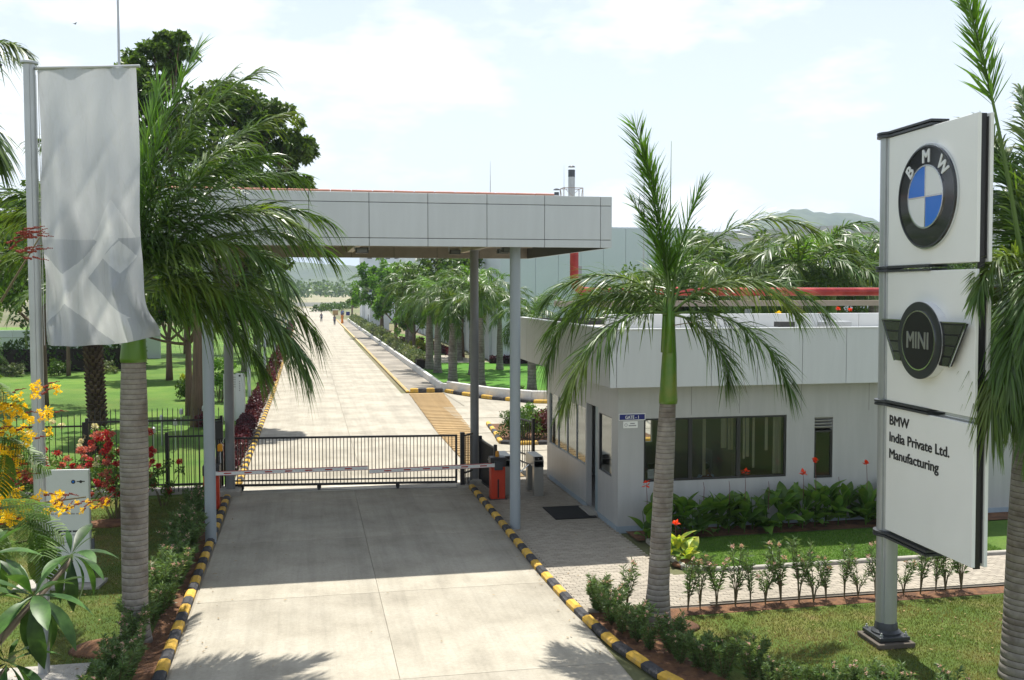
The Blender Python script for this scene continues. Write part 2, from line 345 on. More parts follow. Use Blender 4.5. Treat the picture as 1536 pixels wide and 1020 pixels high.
sheet('lawn_beside_gatehouse', [(8.25,20.3),(30,20.3),(30,23.3),(8.25,22.9)], .05, LAWN_G)
sheet('lawn_right_far', [(8.1,59.5),(9.0,57.5),(10.1,55.0),(11.9,52.8),(14,52),(30,51.6),(30,79),(15.2,79),(12.4,92),(11,102),(8.1,102)], .05, LAWN_B)
sheet('lawn_right_middle', [(8.1,108),(13,108),(15.5,125),(8.1,150)], .05, LAWN_G)
sheet('lawn_path', [(8.1,81.5),(14.8,81.5),(13,91),(8.1,90)], .056, CON)
sheet('red_court', [(8.6,100),(12.2,100),(13.5,111),(8.6,111)], .056, mat('red_court_dirt', (.42, .22, .13), .9, var=.15, vs=1))
sheet('soil_bed_right', [(5.05,18.3),(5.05,16.3),(5.4,14.7),(5.95,13.4),(6.75,12.3),(7.9,11.3),(8.2,11.3),(7.35,12.6),(6.6,13.9),(6.2,15.2),(6.1,16.9),(7.0,17.5),(30,17.6),(30,17.95),(8.2,17.95),(5.9,17.95)], .036, SOILM)
sheet('soil_bed_left', [(-2.75,13),(-2.3,13),(-2.3,30.4),(-2.75,30.4)], .036, SOILM)
sheet('soil_bed_gatehouse', [(7.85,22.95),(30,23.35),(30,23.9),(7.85,23.9)], .056, SOILM)
sheet('field', [(-60,320),(160,320),(400,900),(-300,900)], .05, ground_mat('pale_field', [(.3,(.20,.20,.11)),(.7,(.32,.29,.19))], .01, .2, .3, .2))
# hills: one heightfield of low ridges
def hills():
    xs = np.linspace(-2600, 3000, 320); ys = np.linspace(1300, 3400, 90); X, Y = np.meshgrid(xs, ys)
    def gs(cx, cy, sx, sy, h): return h*np.exp(-((X-cx)/sx)**2-((Y-cy)/sy)**2)
    Z = gs(975,1900,95,260,112)+gs(1075,1900,95,260,82)+gs(1180,1900,115,260,88)+gs(860,1900,95,260,85)+gs(1340,1950,160,300,50)+gs(700,1900,120,300,45)+gs(150,1900,240,300,32)+gs(-120,2200,300,300,55)+gs(-700,2100,400,300,60)+gs(500,2400,330,280,45)+gs(2000,2300,500,300,110)
    Z *= 1+.05*np.sin(X*.021+Y*.013)*np.cos(X*.0083-Y*.02)+.012*np.sin(X*.07+1)*np.sin(Y*.05)
    Z = Z*1.02*(1+.012*np.sin(X*.19+Y*.11)+.01*np.sin(X*.31-Y*.2))-4
    V = np.stack([X, Y, Z], -1).reshape(-1, 3); ny, nx = X.shape; i = np.arange(ny*nx).reshape(ny, nx)
    F = np.stack([i[:-1,:-1], i[:-1,1:], i[1:,1:], i[1:,:-1]], -1).reshape(-1, 4)
    o = nobj('hills', V, F, ground_mat('hill_scrub', [(.3,(.045,.07,.03)),(.6,(.075,.10,.04)),(.8,(.14,.13,.09))], .01, .5, .05, .35, 2), smooth=True); tag(o, kind='structure')
hills()
hz = MB().box(-5200,5200,-400,6200,-1,178); ho = hz.build('haze', mat('unused_haze', (1,1,1))); tag(ho, kind='stuff')
hm = bpy.data.materials.new('haze_volume'); hm.use_nodes = True; hm.node_tree.nodes.clear()
_o = hm.node_tree.nodes.new('ShaderNodeOutputMaterial'); _v = hm.node_tree.nodes.new('ShaderNodeVolumePrincipled'); _v.inputs['Density'].default_value = HAZE; _v.inputs['Color'].default_value = (.62, .76, .95, 1); _v.inputs['Anisotropy'].default_value = .3
hm.node_tree.links.new(_v.outputs[0], _o.inputs['Volume']); ho.data.materials.clear(); ho.data.materials.append(hm)
# ------------------------------------------------------------------ road of cast slabs
rb = MB().box(-2.3,5.0,3,317,.004,.02); road = structure('road', rb, mat('joint_sealant', (.29, .265, .215), .9))
y = 6.3; k = 0
while y < 150:
    L = 4.6
    for (xa, xb) in ((-2.18, 1.385), (1.395, 4.96)) if y < 31 else ((-2.0, 1.72), (1.74, 5.42)):
        piece('slab', CON, road, ((xa+xb)/2, y+L/2, .03), (xb-xa, L-.012, .024), ch=0)
    y += L; k += 1
fb = MB().add([(-1.95,150.2,.04),(5.6,150.2,.04),(6.2,317,.04),(-1.6,317,.04)], [(0,1,2,3)]).build('slab_far', CON, road)
o = MB().add([(5.0,31.6,.008),(26,31.6,.008),(26,51.5,.008),(14,51.7,.008),(11.8,52.3,.008),(9.9,54.6,.008),(8.7,57.2,.008),(8,58.7,.008),(5.42,58.7,.008)], [tuple(range(9))]); apron = structure('forecourt', o, MC['joint_sealant'])
for i in range(5):
    for j in range(4):
        xa = 7.02+i*4.4 if j < 3 else 6.9+i*4.4; ya = 31.9+j*4.9
        if ya+4.8 > 51.5: continue
        piece('slab', CON, apron, (xa+2.17, ya+2.4, .026), (4.34, 4.78, .028))
o = MB().add([(8.2,46.9,.03),(13.8,46.9,.03),(13.8,51.4,.03),(11.7,52.1,.03),(9.7,54.4,.03),(8.4,57.2,.03),(7.9,58.4,.03)], [tuple(range(7))]).build('slab_corner', CON, apron)
o = MB().add([(5.45,31.8,.034),(6.98,31.8,.034),(6.98,42,.034),(7.88,58.4,.034),(5.86,58.4,.034),(5.45,42,.034)], [tuple(range(6))]); strip = structure('brown_paving_strip', o, STRIP)
for i in range(46):
    yy = 33+i*.55; f = max(0, (yy-42)/16.4); xa = 5.47+.39*f; xb = 6.96+.9*f
    piece('ridge', STRIP, strip, ((xa+xb)/2, yy, .044), (round(xb-xa,1), .30, .02))
o = MB().add([(-2.3,30.6,.045),(5.05,30.6,.045),(5.05,31.5,.045),(-2.3,31.5,.045)], [(0,1,2,3)]); structure('gate_threshold', o, ground_mat('threshold', [(.3,(.5,.47,.4)),(.7,(.56,.53,.46))], 2))
# kerbs -----------------------------------------------------------------
def kerb(name, pts, L=.485, wd=.19, h=.17, mats=(KY, KB), z=0., maxn=300, joints=.012, start=0, cls='kerb_stone'):
    root = tag(MB().box(pts[0][0]-.02, pts[0][0]+.02, pts[0][1]-.02, pts[0][1]+.02, 0, .02).build(name, CONC), kind='structure')
    P = [Vector((*p, 0)) for p in pts]; acc = [0]
    for a, b in zip(P, P[1:]): acc.append(acc[-1]+(b-a).length)
    def at(s):
        for i in range(len(P)-1):
            if s <= acc[i+1] or i == len(P)-2: return P[i].lerp(P[i+1], (s-acc[i])/(acc[i+1]-acc[i]))
    s = 0; n = start; rest = MB()
    while s < acc[-1]-.1:
        e = min(s+L, acc[-1]); a = at(s); b = at(e); d = b-a; an = math.atan2(d.y, d.x); c = (a+b)/2
        if n-start < maxn:
            o = piece(cls, mats[n % len(mats)], root, (c.x, c.y, z+h/2), (round(d.length-joints,2), wd, h), rot=(0, 0, an+rnd.uniform(-.012,.012)), ch=.05 if h > .15 else .02)
            o.location.z += rnd.uniform(-.006,.006)
        else: rest.bar((a.x,a.y,z+h/2),(b.x,b.y,z+h/2), wd, h, n % len(mats))
        s += L; n += 1
    if rest.v: tag(rest.build('far_kerb_stones', list(mats), root), kind='stuff')
    return root
kerb('kerb_left', [(-2.32,y) for y in (12.5, 30.1)])
kerb('kerb_left_far', [(-2.12,32.0),(-1.92,60),(-1.86,170)], wd=.2, h=.16, maxn=110)
kerb('kerb_right', [(x+.02,y) for x,y in KC])
kerb('kerb_median', [(5.84,58.8),(5.8,197)], wd=.2, h=.16, maxn=90, mats=(KY, mat('kerb_stone_pale', (.42,.38,.28), .8, var=.15)))
kerb('kerb_median_end', [(5.96,58.75),(7.9,58.65)], h=.3, start=0)
kerb('kerb_bend', [(8.05,58.5),(8.75,56.9),(9.95,54.4),(11.85,52.05),(14,51.3),(20,51.0)], h=.24, L=.95)
kerb('kerb_island', [(8.0,44.2),(7.75,41),(7.5,38.7),(7.75,38.25),(9.3,38.1),(14.5,38.1)], h=.2, L=.8)
tag(MB().add([(5.95,58.9,.07),(7.85,58.9,.07),(7.5,197,.07),(5.85,197,.07)], [(0,1,2,3)]).build('footpath', ground_mat('footpath_grey', [(.3,(.23,.21,.18)),(.7,(.31,.28,.235))], 1.2, .2, 15, .1)), kind='structure')
wl = thing('low_wall', 'low white boundary wall curving round the bright green lawn beyond the gate', 'wall', (8, 58.6, 0))
P = [(7.72,197),(7.98,59.3),(8.25,58.9),(8.95,57.3),(10.1,54.8),(11.95,52.5),(14,51.8),(20,51.5)]
for i, (a, b) in enumerate(zip(P, P[1:])):
    if i == 0:
        yy = 59.3
        while yy < 190:
            L = 3.2; piece('wall_block', KW, wl, (7.98-(yy-59.3)*.0019, yy+L/2, .24), (.22, L-.02, .48), ch=.03); yy += L
    else:
        d = Vector((b[0]-a[0], b[1]-a[1], 0)); piece('wall_block', KW, wl, ((a[0]+b[0])/2, (a[1]+b[1])/2, .33 if i > 1 else .26), (d.length+.02, .22, .66 if i > 1 else .52), rot=(0,0,math.atan2(d.y,d.x)), ch=.03)
# paving beside the road and the path to the right --------------------------
PAVM = mat('paver_concrete', (.305, .272, .222), .85, var=.10, vs=6, obr=.12, isl=.12, bump=.25, bs=90)
pv = MB().add([(5.05,17.9,.03),(7.64,17.9,.03),(7.64,31.6,.03),(5.05,31.6,.03)], [(0,1,2,3)]).add([(7.64,18.05,.03),(26,18.05,.03),(26,20.1,.03),(7.64,20.1,.03)], [(0,1,2,3)])
pav = structure('pavement', pv, mat('paver_bedding', (.16,.14,.115), .95, var=.2))
pl = []; hp = []
j = 0; yy = 18.0
while yy < 31.5:
    x = 5.06+(.1 if j % 2 else 0)
    if j % 2: hp.append((5.11, yy+.05))
    while x < 7.52: pl.append((x+.1, yy+.05)); x += .2
    if 18.1 <= yy <= 19.95:
        while x < 17: pl.append((x+.1, yy+.05)); x += .2
    yy += .1; j += 1
pl.sort(key=lambda p: p[0]**2*.7+p[1]**2)
for i, (x, y) in enumerate(pl[:300]): piece('paver', PAVM, pav, (x, y, .045+rnd.uniform(-.0025,.0025)), (.192,.092,.03), rot=(rnd.uniform(-.01,.01),rnd.uniform(-.01,.01),0))
q = MB()
for x, y in pl[300:]:
    z = .06+rnd.uniform(-.0025,.0025); q.add([(x-.096,y-.046,z),(x+.096,y-.046,z),(x+.096,y+.046,z),(x-.096,y+.046,z),(x-.096,y-.046,.03),(x+.096,y-.046,.03),(x+.096,y+.046,.03),(x-.096,y+.046,.03)], [(0,1,2,3),(4,5,1,0),(5,6,2,1),(6,7,3,2),(7,4,0,3)])
for x, y in hp: q.add([(x-.045,y-.046,.06),(x+.04,y-.046,.06),(x+.04,y+.046,.06),(x-.045,y+.046,.06)], [(0,1,2,3)])
tag(q.build('pavers', PAVM, pav), kind='stuff')
kerb('kerb_lawn_edge', [(8.1,22.9),(8.1,20.15),(26,20.15)], L=1.2, wd=.12, h=.12, mats=(CONC,), cls='edge_stone')
# ------------------------------------------------------------------ entrance canopy
can = thing('entrance_canopy', 'wide flat grey-white panelled canopy spanning the road on round columns above the gate', 'canopy', (1.4, 24.2, 0))
XL, XR, YF, YR, ZB, ZT = -4.75, 7.55, 24.2, 33.8, 7.2, 8.49
bk = MB().box(XL+.03,XR-.03,YF+.03,YF+.08,ZB+.01,ZT-.01).box(XL+.03,XR-.03,YR-.08,YR-.03,ZB+.01,ZT-.01).box(XL+.03,XL+.08,YF+.08,YR-.08,ZB+.01,ZT-.01).box(XR-.08,XR-.03,YF+.08,YR-.08,ZB+.01,ZT-.01)
bk.build('fascia_backing', DARKGAP, can, world=True)
xs = [XL, -4.22, -2.79, -1.35, .09, 1.5, 2.91, 4.36, 5.81, 7.25, XR]; zs = [ZB, 7.40, 8.25, ZT]; gp = .014
for a, b in zip(xs, xs[1:]):
    for c, d in zip(zs, zs[1:]):
        piece('panel', FASCIA, can, ((a+b)/2, YF+.015, (c+d)/2), (b-a-gp, .03, d-c-gp), ch=.004)
for a, b in zip(xs, xs[1:]):
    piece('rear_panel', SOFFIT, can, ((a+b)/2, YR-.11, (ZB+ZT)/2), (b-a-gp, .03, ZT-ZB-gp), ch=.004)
    piece('rear_panel', FASCIA, can, ((a+b)/2, YR-.015, (ZB+ZT)/2), (b-a-gp, .03, ZT-ZB-gp), ch=.004)
for i in range(6):
    a = YF+.03+i*1.59
    for X, dx in ((XL+.0,-.0),(XR,0)):
        piece('side_panel', FASCIA, can, (X+(.015 if X == XL else -.015), a+.795, (ZB+ZT)/2), (.03, 1.575, ZT-ZB-gp), ch=.004)
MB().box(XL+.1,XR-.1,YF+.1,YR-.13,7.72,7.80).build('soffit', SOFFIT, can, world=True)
MB().box(XL+.1,XR-.1,YF+.1,YR-.13,8.28,8.40).build('roof_deck', CONC, can, world=True)
BEAM = mat('beam_paint', (.36, .32, .26), .6, var=.06)
for X in (-2.3, 1.45, 5.18): piece('beam', BEAM, can, (X, (YF+YR)/2, 7.53), (.18, YR-YF-.3, .30))
for Y in (26.2, 28.6, 30.9, 32.6): piece('cross_beam', BEAM, can, ((XL+XR)/2, Y, 7.62), (XR-XL-.3, .12, .19))
for X, Y, m in ((-2.32,25.0,STEELP),(5.19,24.8,STEELP),(-2.27,30.8,STEELD),(5.17,30.95,STEELD)):
    b = MB().lathe([(.19,0),(.19,.02),(.135,.022),(.135,7.36),(.2,7.37),(.2,7.39)], 24, (X,Y,.0)); c = b.build('column', m, can, world=True, smooth=True)
    for k in range(4): piece('bolt', DGREY, c, (X+.16*math.cos(k*math.pi/2+.7), Y+.16*math.sin(k*math.pi/2+.7), .035), (.025,.025,.03))
cop = MB(); 
for i in range(22):
    x = -4.4+i*.5
    if x < 6.0: piece('coping_tile', TERRA, can, (x+.25, YF+.30, ZT+.03), (.485,.3,.06), rot=(0,rnd.uniform(-.01,.01),0), ch=.015)
# floodlights under the canopy
def floodlight(loc, lab):
    t = thing('floodlight', lab, 'floodlight', loc, group='floodlights under the canopy')
    MB().box(-.16,.16,-.10,.10,-.16,-.02).build('housing', DGREY, t, bevel=.01)
    MB().box(-.13,.13,-.106,-.1,-.14,-.04).build('lens', mat('lens_glass', (.16,.17,.17), .1), t)
    MB().bar((-.18,0,-.08),(-.18,0,.14),.03,.01).bar((.18,0,-.08),(.18,0,.14),.03,.01).bar((-.18,0,.14),(.18,0,.14),.03,.01).build('bracket', ALU, t)
    return t
floodlight((1.4, 25.6, 7.24), 'leftmost small dark floodlight hanging under the canopy over the road')
floodlight((4.45, 30.2, 7.38), 'small dark floodlight under the canopy, just left of the rear right column')
floodlight((5.28, 26.2, 7.30), 'small dark floodlight under the canopy beside the front right column')
floodlight((5.75, 29.3, 7.38), 'small dark floodlight under the canopy between the two right columns')
# ------------------------------------------------------------------ gatehouse
gh = thing('gatehouse', 'low white panelled gatehouse with wide flat roof, dark front windows and canna bed', 'gatehouse', (7.66, 23.95, 0))
WX, WY, BX, BY, ZS = 7.66, 23.95, 20.2, 31.5, 3.74
WZ0, WZ1 = 1.28, 2.90
fh = [(8.34,12.25,WZ0,WZ1),(13.04,13.57,1.2,2.82)]
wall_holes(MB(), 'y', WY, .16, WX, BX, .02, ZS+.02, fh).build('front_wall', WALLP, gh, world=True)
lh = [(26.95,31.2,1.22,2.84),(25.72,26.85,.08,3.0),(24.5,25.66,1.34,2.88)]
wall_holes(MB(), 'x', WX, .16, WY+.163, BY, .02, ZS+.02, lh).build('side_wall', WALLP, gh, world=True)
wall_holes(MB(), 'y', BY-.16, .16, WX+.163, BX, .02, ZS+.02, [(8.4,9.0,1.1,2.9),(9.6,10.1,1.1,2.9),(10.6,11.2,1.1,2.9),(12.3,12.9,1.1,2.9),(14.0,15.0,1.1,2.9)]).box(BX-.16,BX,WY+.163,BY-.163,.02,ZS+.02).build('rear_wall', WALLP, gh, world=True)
MB().box(WX+.17,BX-.17,WY+.17,BY-.17,.03,.08).build('floor', mat('tile_floor', (.22,.21,.20), .4), gh, world=True)
MB().box(WX+.17,BX-.17,WY+.17,BY-.17,3.3,3.34).build('ceiling', mat('ceiling_white', (.55,.55,.54), .8), gh, world=True)
MB().box(WX+3.9,WX+4.0,WY+1.9,BY-.2,.08,3.3).box(WX+4.01,BX-.2,WY+5.0,WY+5.1,.08,3.3).build('inner_wall', mat('inner_wall_paint', (.34,.335,.32), .8), gh, world=True)
piece('plinth', PLINTH, gh, ((WX+BX)/2, WY-.012, .09), (BX-WX+.02,.02,.18)); piece('plinth', PLINTH, gh, (WX-.012, 28.9, .09), (.02,4.4,.18)); piece('plinth', PLINTH, gh, (WX-.012, 24.83, .09), (.02,1.74,.18))
# wall joints (thin grey strips laid on the wall face)
for x in (9.61,10.92,12.65,14.6,16.4): piece('joint_strip', mat('joint_grey', (.22,.22,.21), .8), gh, (x, WY-.0015, (WZ1+ZS)/2+.02), (.012,.003,ZS-WZ1-.1))
FR = mat('window_frame_dark', (.025,.026,.028), .35)
GL = glass_mat('window_glass', (.80,.82,.83), -.14)
GL2 = glass_mat('reflective_glass', (.5,.48,.42), 1.6, .06)
def window(x0, x1, z0, z1, ax='y', at=WY, g=GL, t=.05, nm='window', FR=FR):
    b = MB(); d0, d1 = at+.02, at+.09
    def bx(a, c, e, f):
        if ax == 'y': b.box(a, c, d0, d1, e, f)
        else: b.box(d0, d1, a, c, e, f)
    bx(x0+.001,x1-.001,z0+.001,z0+t); bx(x0+.001,x1-.001,z1-t,z1-.001); bx(x0+.001,x0+t,z0+t,z1-t); bx(x1-t,x1-.001,z0+t,z1-t)
    f = b.build(nm, FR, gh, world=True); p = MB()
    if ax == 'y': p.box(x0+t,x1-t,at+.05,at+.056,z0+t,z1-t)
    else: p.box(at+.05,at+.056,x0+t,x1-t,z0+t,z1-t)
    p.build('pane', g, f, world=True); return f
for a, b in ((8.34,9.60),(9.60,10.92),(10.92,12.25)): window(a, b, WZ0, WZ1)
window(13.04,13.57,1.2,2.46)
for k in range(4): piece('louvre', WALLP, gh, (13.305, WY+.05, 2.50+.045+k*.08), (.52,.10,.012), rot=(R(-35),0,0))
for a, b in zip((26.95,28.0,29.07,30.14),(28.0,29.07,30.14,31.2)): window(a, b, 1.22, 2.84, 'x', WX, GL2, .012, 'side_window', ALU)
window(24.5, 25.66, 1.34, 2.88, 'x', WX, GL2, .03, 'side_window')
MB().box(WX+.1,WX+.14,25.75,26.3,.08,2.98).build('door', mat('door_blue_grey', (.25,.33,.36), .4), gh, world=True)
piece('door_step', CONC, gh, (WX-.12, 26.2, .09), (.24,1.1,.06))
# flat roof: deck, soffit, fascia of single panels, coping and inner upstand
FX, FY, FX1, FY1, FB, FT = 7.3, 23.5, 20.6, 34.2, 3.74, 5.17
MB().box(FX+.04,FX1-.04,FY+.04,FY1-.04,FB+.02,FB+.09).build('soffit', mat('gatehouse_soffit', (.42,.42,.40), .7), gh, world=True)
MB().box(FX+.05,FX1-.05,FY+.05,FY+.1,FB+.1,FT-.02).box(FX+.05,FX+.1,FY+.1,FY1-.05,FB+.1,FT-.02).box(FX+.1,FX1-.05,FY1-.1,FY1-.05,FB+.1,FT-.02).build('fascia_backing', DARKGAP, gh, world=True)
MB().box(FX+.1,FX1-.1,FY+.1,FY1-.1,4.82,4.9).build('roof_deck', mat('roof_felt', (.40,.39,.36), .9, var=.1), gh, world=True)
fx = [FX,7.47,8.72,9.95,11.2,12.43,13.66,14.9,16.1,17.3,18.5,19.7,FX1]
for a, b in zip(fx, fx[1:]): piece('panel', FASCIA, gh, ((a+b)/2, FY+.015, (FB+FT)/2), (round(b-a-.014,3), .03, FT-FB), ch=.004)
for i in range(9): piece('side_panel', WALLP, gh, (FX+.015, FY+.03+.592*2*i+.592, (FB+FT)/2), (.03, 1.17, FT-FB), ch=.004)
piece('coping', WHITE, gh, ((FX+FX1)/2, FY+.09, FT+.012), (FX1-FX+.02,.22,.025)); piece('coping', WHITE, gh, (FX+.09, (FY+FY1)/2+.1, FT+.012), (.2,FY1-FY-.2,.025))
for i in range(9): piece('roof_upstand_panel', WHITE, gh, (9.6+i*1.22, 29.5, 5.15), (1.2,.12,.48), ch=.01)
piece('roof_hatch', DARKGAP, gh, (14.5, 28.6, 5.08), (.5,.4,.16)); piece('roof_box', ALU, gh, (16.3, 28.8, 5.05), (.9,.5,.22), ch=.02)
# interior: desk, monitor, shelf; seated guard
dk = thing('counter_desk', 'long desk inside the gatehouse front window', 'desk', (10.4, 25.8, .08))
piece('desk_top', mat('desk_wood', (.22,.16,.11), .5), dk, (10.4, 25.75, .86), (4.0,.5,.04)); piece('desk_front', mat('desk_panel', (.2,.2,.2), .6), dk, (10.4, 25.95, .46), (4.0,.03,.74))
mo = thing('monitor', 'dark computer monitor on the gatehouse desk left of the seated guard', 'monitor', (9.35, 25.75, .88))
piece('screen', BLACK, mo, (9.35, 25.75, 1.25), (.5,.04,.34)); piece('stand', BLACKM, mo, (9.35, 25.75, .97), (.05,.05,.22)); piece('foot', BLACKM, mo, (9.35,25.75,.89), (.22,.16,.02))
bl = thing('imitated_reflections', 'added cream strips imitating reflections in the gatehouse front windows', 'reflections', (10.6, 24.12, 2.9))  # pale strips added behind the glass to imitate reflections in the panes
REFM = mat('reflection_cream', (.55,.52,.44), .8, transl=.4, obr=.15)
for x, z0 in [(8.9,1.9),(9.0,1.9),(10.05,1.35),(10.55,2.05),(10.62,2.05),(10.74,2.0),(10.82,2.0),(11.15,1.75),(11.25,1.8),(11.42,1.5),(11.78,1.95),(12.0,1.33),(12.08,1.33),(12.16,1.33)]: piece('reflection_strip', REFM, bl, (x, 24.16, (2.86+z0)/2), (.085,.004,2.86-z0), rot=(0,0,rnd.uniform(-.5,.5)))
cb = thing('cabinet', 'pale filing cabinet against the inner wall of the gatehouse', 'cabinet', (12, 27.4, .08))
piece('body', mat('cabinet_grey', (.42,.43,.42), .5), cb, (12.0, 27.4, .78), (.9,.45,1.4)); piece('drawer', MC['cabinet_grey'], cb, (12.0, 27.16, 1.1), (.84,.02,.4)); piece('drawer', MC['cabinet_grey'], cb, (12.0, 27.16, .6), (.84,.02,.4))
pn = thing('notice_paper', 'small white paper notice standing low in the left gatehouse window', 'notice', (8.55, 24.03, 1.34))
piece('sheet', mat('paper', (.75,.76,.74), .7), pn, (8.56, 24.04, 1.47), (.16,.004,.24))
for k in range(3): piece('text_line', mat('print_grey', (.3,.3,.3), .8), pn, (8.56, 24.036, 1.54-k*.05), (.11,.002,.012))
# signs on the wall
BLUE = mat('sign_blue', (.012,.02,.16), .4); PRINT = mat('print_black', (.02,.02,.022), .5)
t = thing('gate_sign', 'narrow dark blue plate reading GATE - 1 on the gatehouse corner', 'sign', (8.01, 23.93, 2.95))
piece('border', SIGNW, t, (8.02, 23.938, 2.955), (.70,.014,.17)); piece('plate', BLUE, t, (8.02, 23.928, 2.955), (.665,.008,.135))
text('lettering', 'GATE - 1', .12, SIGNW, t, (.01, -.012, -.04), (R(90),0,0), align='CENTER', bold=.002, sx=.8, depth=.002)
t = thing('notice_plate', 'small white notice plate with grey print below the blue gate sign', 'sign', (7.98, 23.93, 2.75))
piece('plate', SIGNW, t, (7.98, 23.94, 2.76), (.38,.01,.17))
for k, (dx, w_) in enumerate(((.05,.12),(.05,.2))): piece('text_line', MC['print_grey'], t, (7.98+dx, 23.933, 2.79-k*.055), (w_,.004,.028))
tb = MB().tube([(7.86+.035*math.cos(a), 23.932, 2.755+.035*math.sin(a)) for a in np.linspace(0, 6.28, 13)], .006, 6).build('symbol', MC['print_grey'], t, world=True)
tag(piece('door_mat', mat('rubber_mat', (.018,.018,.018), .95, var=.2), None, (7.0, 26.2, .075), (1.15, 1.5, .02), world=False), 'black rubber mat on the pavement at the gatehouse door', 'mat')
# ------------------------------------------------------------------ pipe rack behind the gatehouse
pr_ = thing('pipe_rack', 'thick red pipe on a pale steel beam running behind the gatehouse roof', 'pipe rack', (12, 35.5, 0))
b = MB().tube([(9.45,34.8,7.9),(9.45,34.8,6.55),(9.52,34.8,6.25),(9.75,34.8,6.09),(10.1,34.8,6.06),(40,34.8,6.06)], .155, 18); b.build('pipe', REDP, pr_, world=True, smooth=True)
for x in (13.3, 17.6, 22.0): MB().tube([(x,34.8,6.06),(x+.07,34.8,6.06)], .185, 18).build('pipe_flange', REDP, pr_, world=True)
piece('valve_box', mat('valve_orange', (.5,.12,.03), .5), pr_, (9.3,34.9,7.95), (.32,.32,.55), ch=.02)
piece('beam', BEAM, pr_, (24.5,35.1,5.62), (31,.2,.2)); piece('beam', BEAM, pr_, (24.5,35.9,5.62), (31,.2,.2))
for x in (9.8, 16.5, 23.5, 30): 
    piece('column', STEELP, pr_, (x,35.5,2.7 if x > 10 else 3.5), (.2,.2,5.4 if x > 10 else 7.0)); piece('cross_arm', BEAM, pr_, (x,35.4,5.8), (.16,1.3,.14)); piece('pipe_saddle', BEAM, pr_, (x,34.8,5.86), (.2,.2,.1))
b = MB().tube([(10.5,36.2,5.95),(40,36.2,5.95)], .06, 8).tube([(10.5,36.0,4.9),(40,36.0,4.9)], .05, 8); b.build('thin_pipes', ALU, pr_, world=True, smooth=True)
# ------------------------------------------------------------------ sliding gate, fences
gt = thing('sliding_gate', 'long low black barred sliding gate across the road under the canopy', 'gate', (-2.2, 31.1, 0))
GA, GB = Vector((-2.45, 31.15, 0)), Vector((4.52, 30.35, 0)); gd = (GB-GA); gL = gd.length; gu = gd.normalized(); gan = math.atan2(gd.y, gd.x)
def gpos(s, z): p = GA+gu*s; return (p.x, p.y, z)
for z, h in ((1.66,.06),(.36,.04),(.22,.07)): MB().bar(gpos(0,z), gpos(gL,z), .05, h).build('rail', BLACKM, gt, world=True)
n = 66
for i in range(n): piece('bar', BLACKM, gt, gpos(.05+i*(gL-.1)/(n-1), .94), (.022,.022,1.42), rot=(0,0,gan))
for s in (.02, gL-.02): piece('end_post', BLACKM, gt, gpos(s, .94), (.06,.05,1.5), rot=(0,0,gan))
for s in (.5, gL*.4, gL*.74):
    o = piece('wheel_box', BLACKM, gt, gpos(s, .16), (.12,.06,.1), rot=(0,0,gan)); p = gpos(s,.09); MB().tube([(p[0],p[1]-.02,.1),(p[0],p[1]+.02,.1)], .05, 12).build('wheel', DGREY, o, world=True)
piece('track', mat('gate_track', (.1,.1,.1), .5, metal=.5), gt, gpos(gL/2, .05), (gL+.2,.05,.012), rot=(0,0,gan))
gp_ = thing('gate_post', 'thick black post where the sliding gate latches, beside the right kerb', 'post', (4.68, 30.3, 0))
piece('post', BLACKM, gp_, (4.68,30.3,.88), (.14,.12,1.76), ch=.01); piece('plinth', CONC, gp_, (4.68,30.3,.07), (.34,.34,.14), ch=.02)
def fence(name, lab, A, B, top, n, spikes=0., low=.2, posts=(0,1), mid=None, grp=None, zoff=0.):
    A = Vector((*A,0)); B = Vector((*B,0)); t = thing(name, lab, 'fence', A, group=grp); L = (B-A).length; an = math.atan2(B.y-A.y, B.x-A.x)
    P = lambda s, z: tuple(A.lerp(B, s)+Vector((0,0,z)))
    for z in [top, low]+([mid] if mid else []): MB().bar(P(0,z), P(1,z), .04, .05).build('rail', BLACKM, t, world=True)
    for i in range(n):
        s = (i+.5)/n; h = top+spikes-.08; piece('bar', BLACKM, t, P(s, (h+.1)/2+.04), (.02,.02,h-.05), rot=(0,0,an))
        if spikes: 
            q = MB().lathe([(.016,0),(.0015,.09)], 4, P(s, .04+(h+.1)/2+(h-.05)/2)); q.build('spike', BLACKM, t, world=True)
    for s in posts: piece('post', BLACKM, t, P(s, (top+.12)/2), (.09,.09,top+.12), rot=(0,0,an), ch=.008)
    return t
fence('fence_panel', 'black spiked steel fence left of the road, between hanging flag and front column', (-6.4,31.45), (-2.55,31.3), 2.22, 26, .32, .28, posts=(0,1))
fence('fence_panel', 'black spiked steel fence at the far left behind red and cream flowering bushes', (-17.5,31.9), (-6.5,31.5), 2.1, 62, .32, .28, posts=(0,.5,1))
fence('gate_guide_frame', 'short black barred frame in front of the spiked fence left of the road', (-4.1,31.05), (-2.6,31.0), 1.78, 12, 0, .32, posts=(0,1))
fence('railing', 'black barred railing running from the rear right column to the red barrier cabinet', (5.32,30.75), (5.45,28.9), 1.45, 20, 0, .15, posts=(0,1))
fence('railing', 'short black railing behind the turnstile, beside the gatehouse wall', (6.95,33.7), (7.35,32.2), 1.75, 9, 0, .6, posts=(1,))
fence('railing', 'narrow black barred filler between gate post and rear right column', (4.76,30.32), (5.06,30.7), 1.66, 5, 0, .5, posts=())
pb = thing('fence_kerb', 'low concrete strip footing under the black fence left of the road', 'footing', (-10, 31.2, 0))
for i in range(5): piece('kerb_block', CONC, pb, (-16+i*3.1, 31.25, .1), (3.08,.4,.2), ch=.02)
# column plinths
for X, Y, lab in ((-2.27,30.72,'concrete plinth under the rear left canopy column'),(5.2,30.85,'concrete plinth under the rear right canopy column')):
    tag(piece('plinth', CONC, None, (X, Y, .1), (.62,.62,.2), world=False, ch=.02), lab, 'plinth')
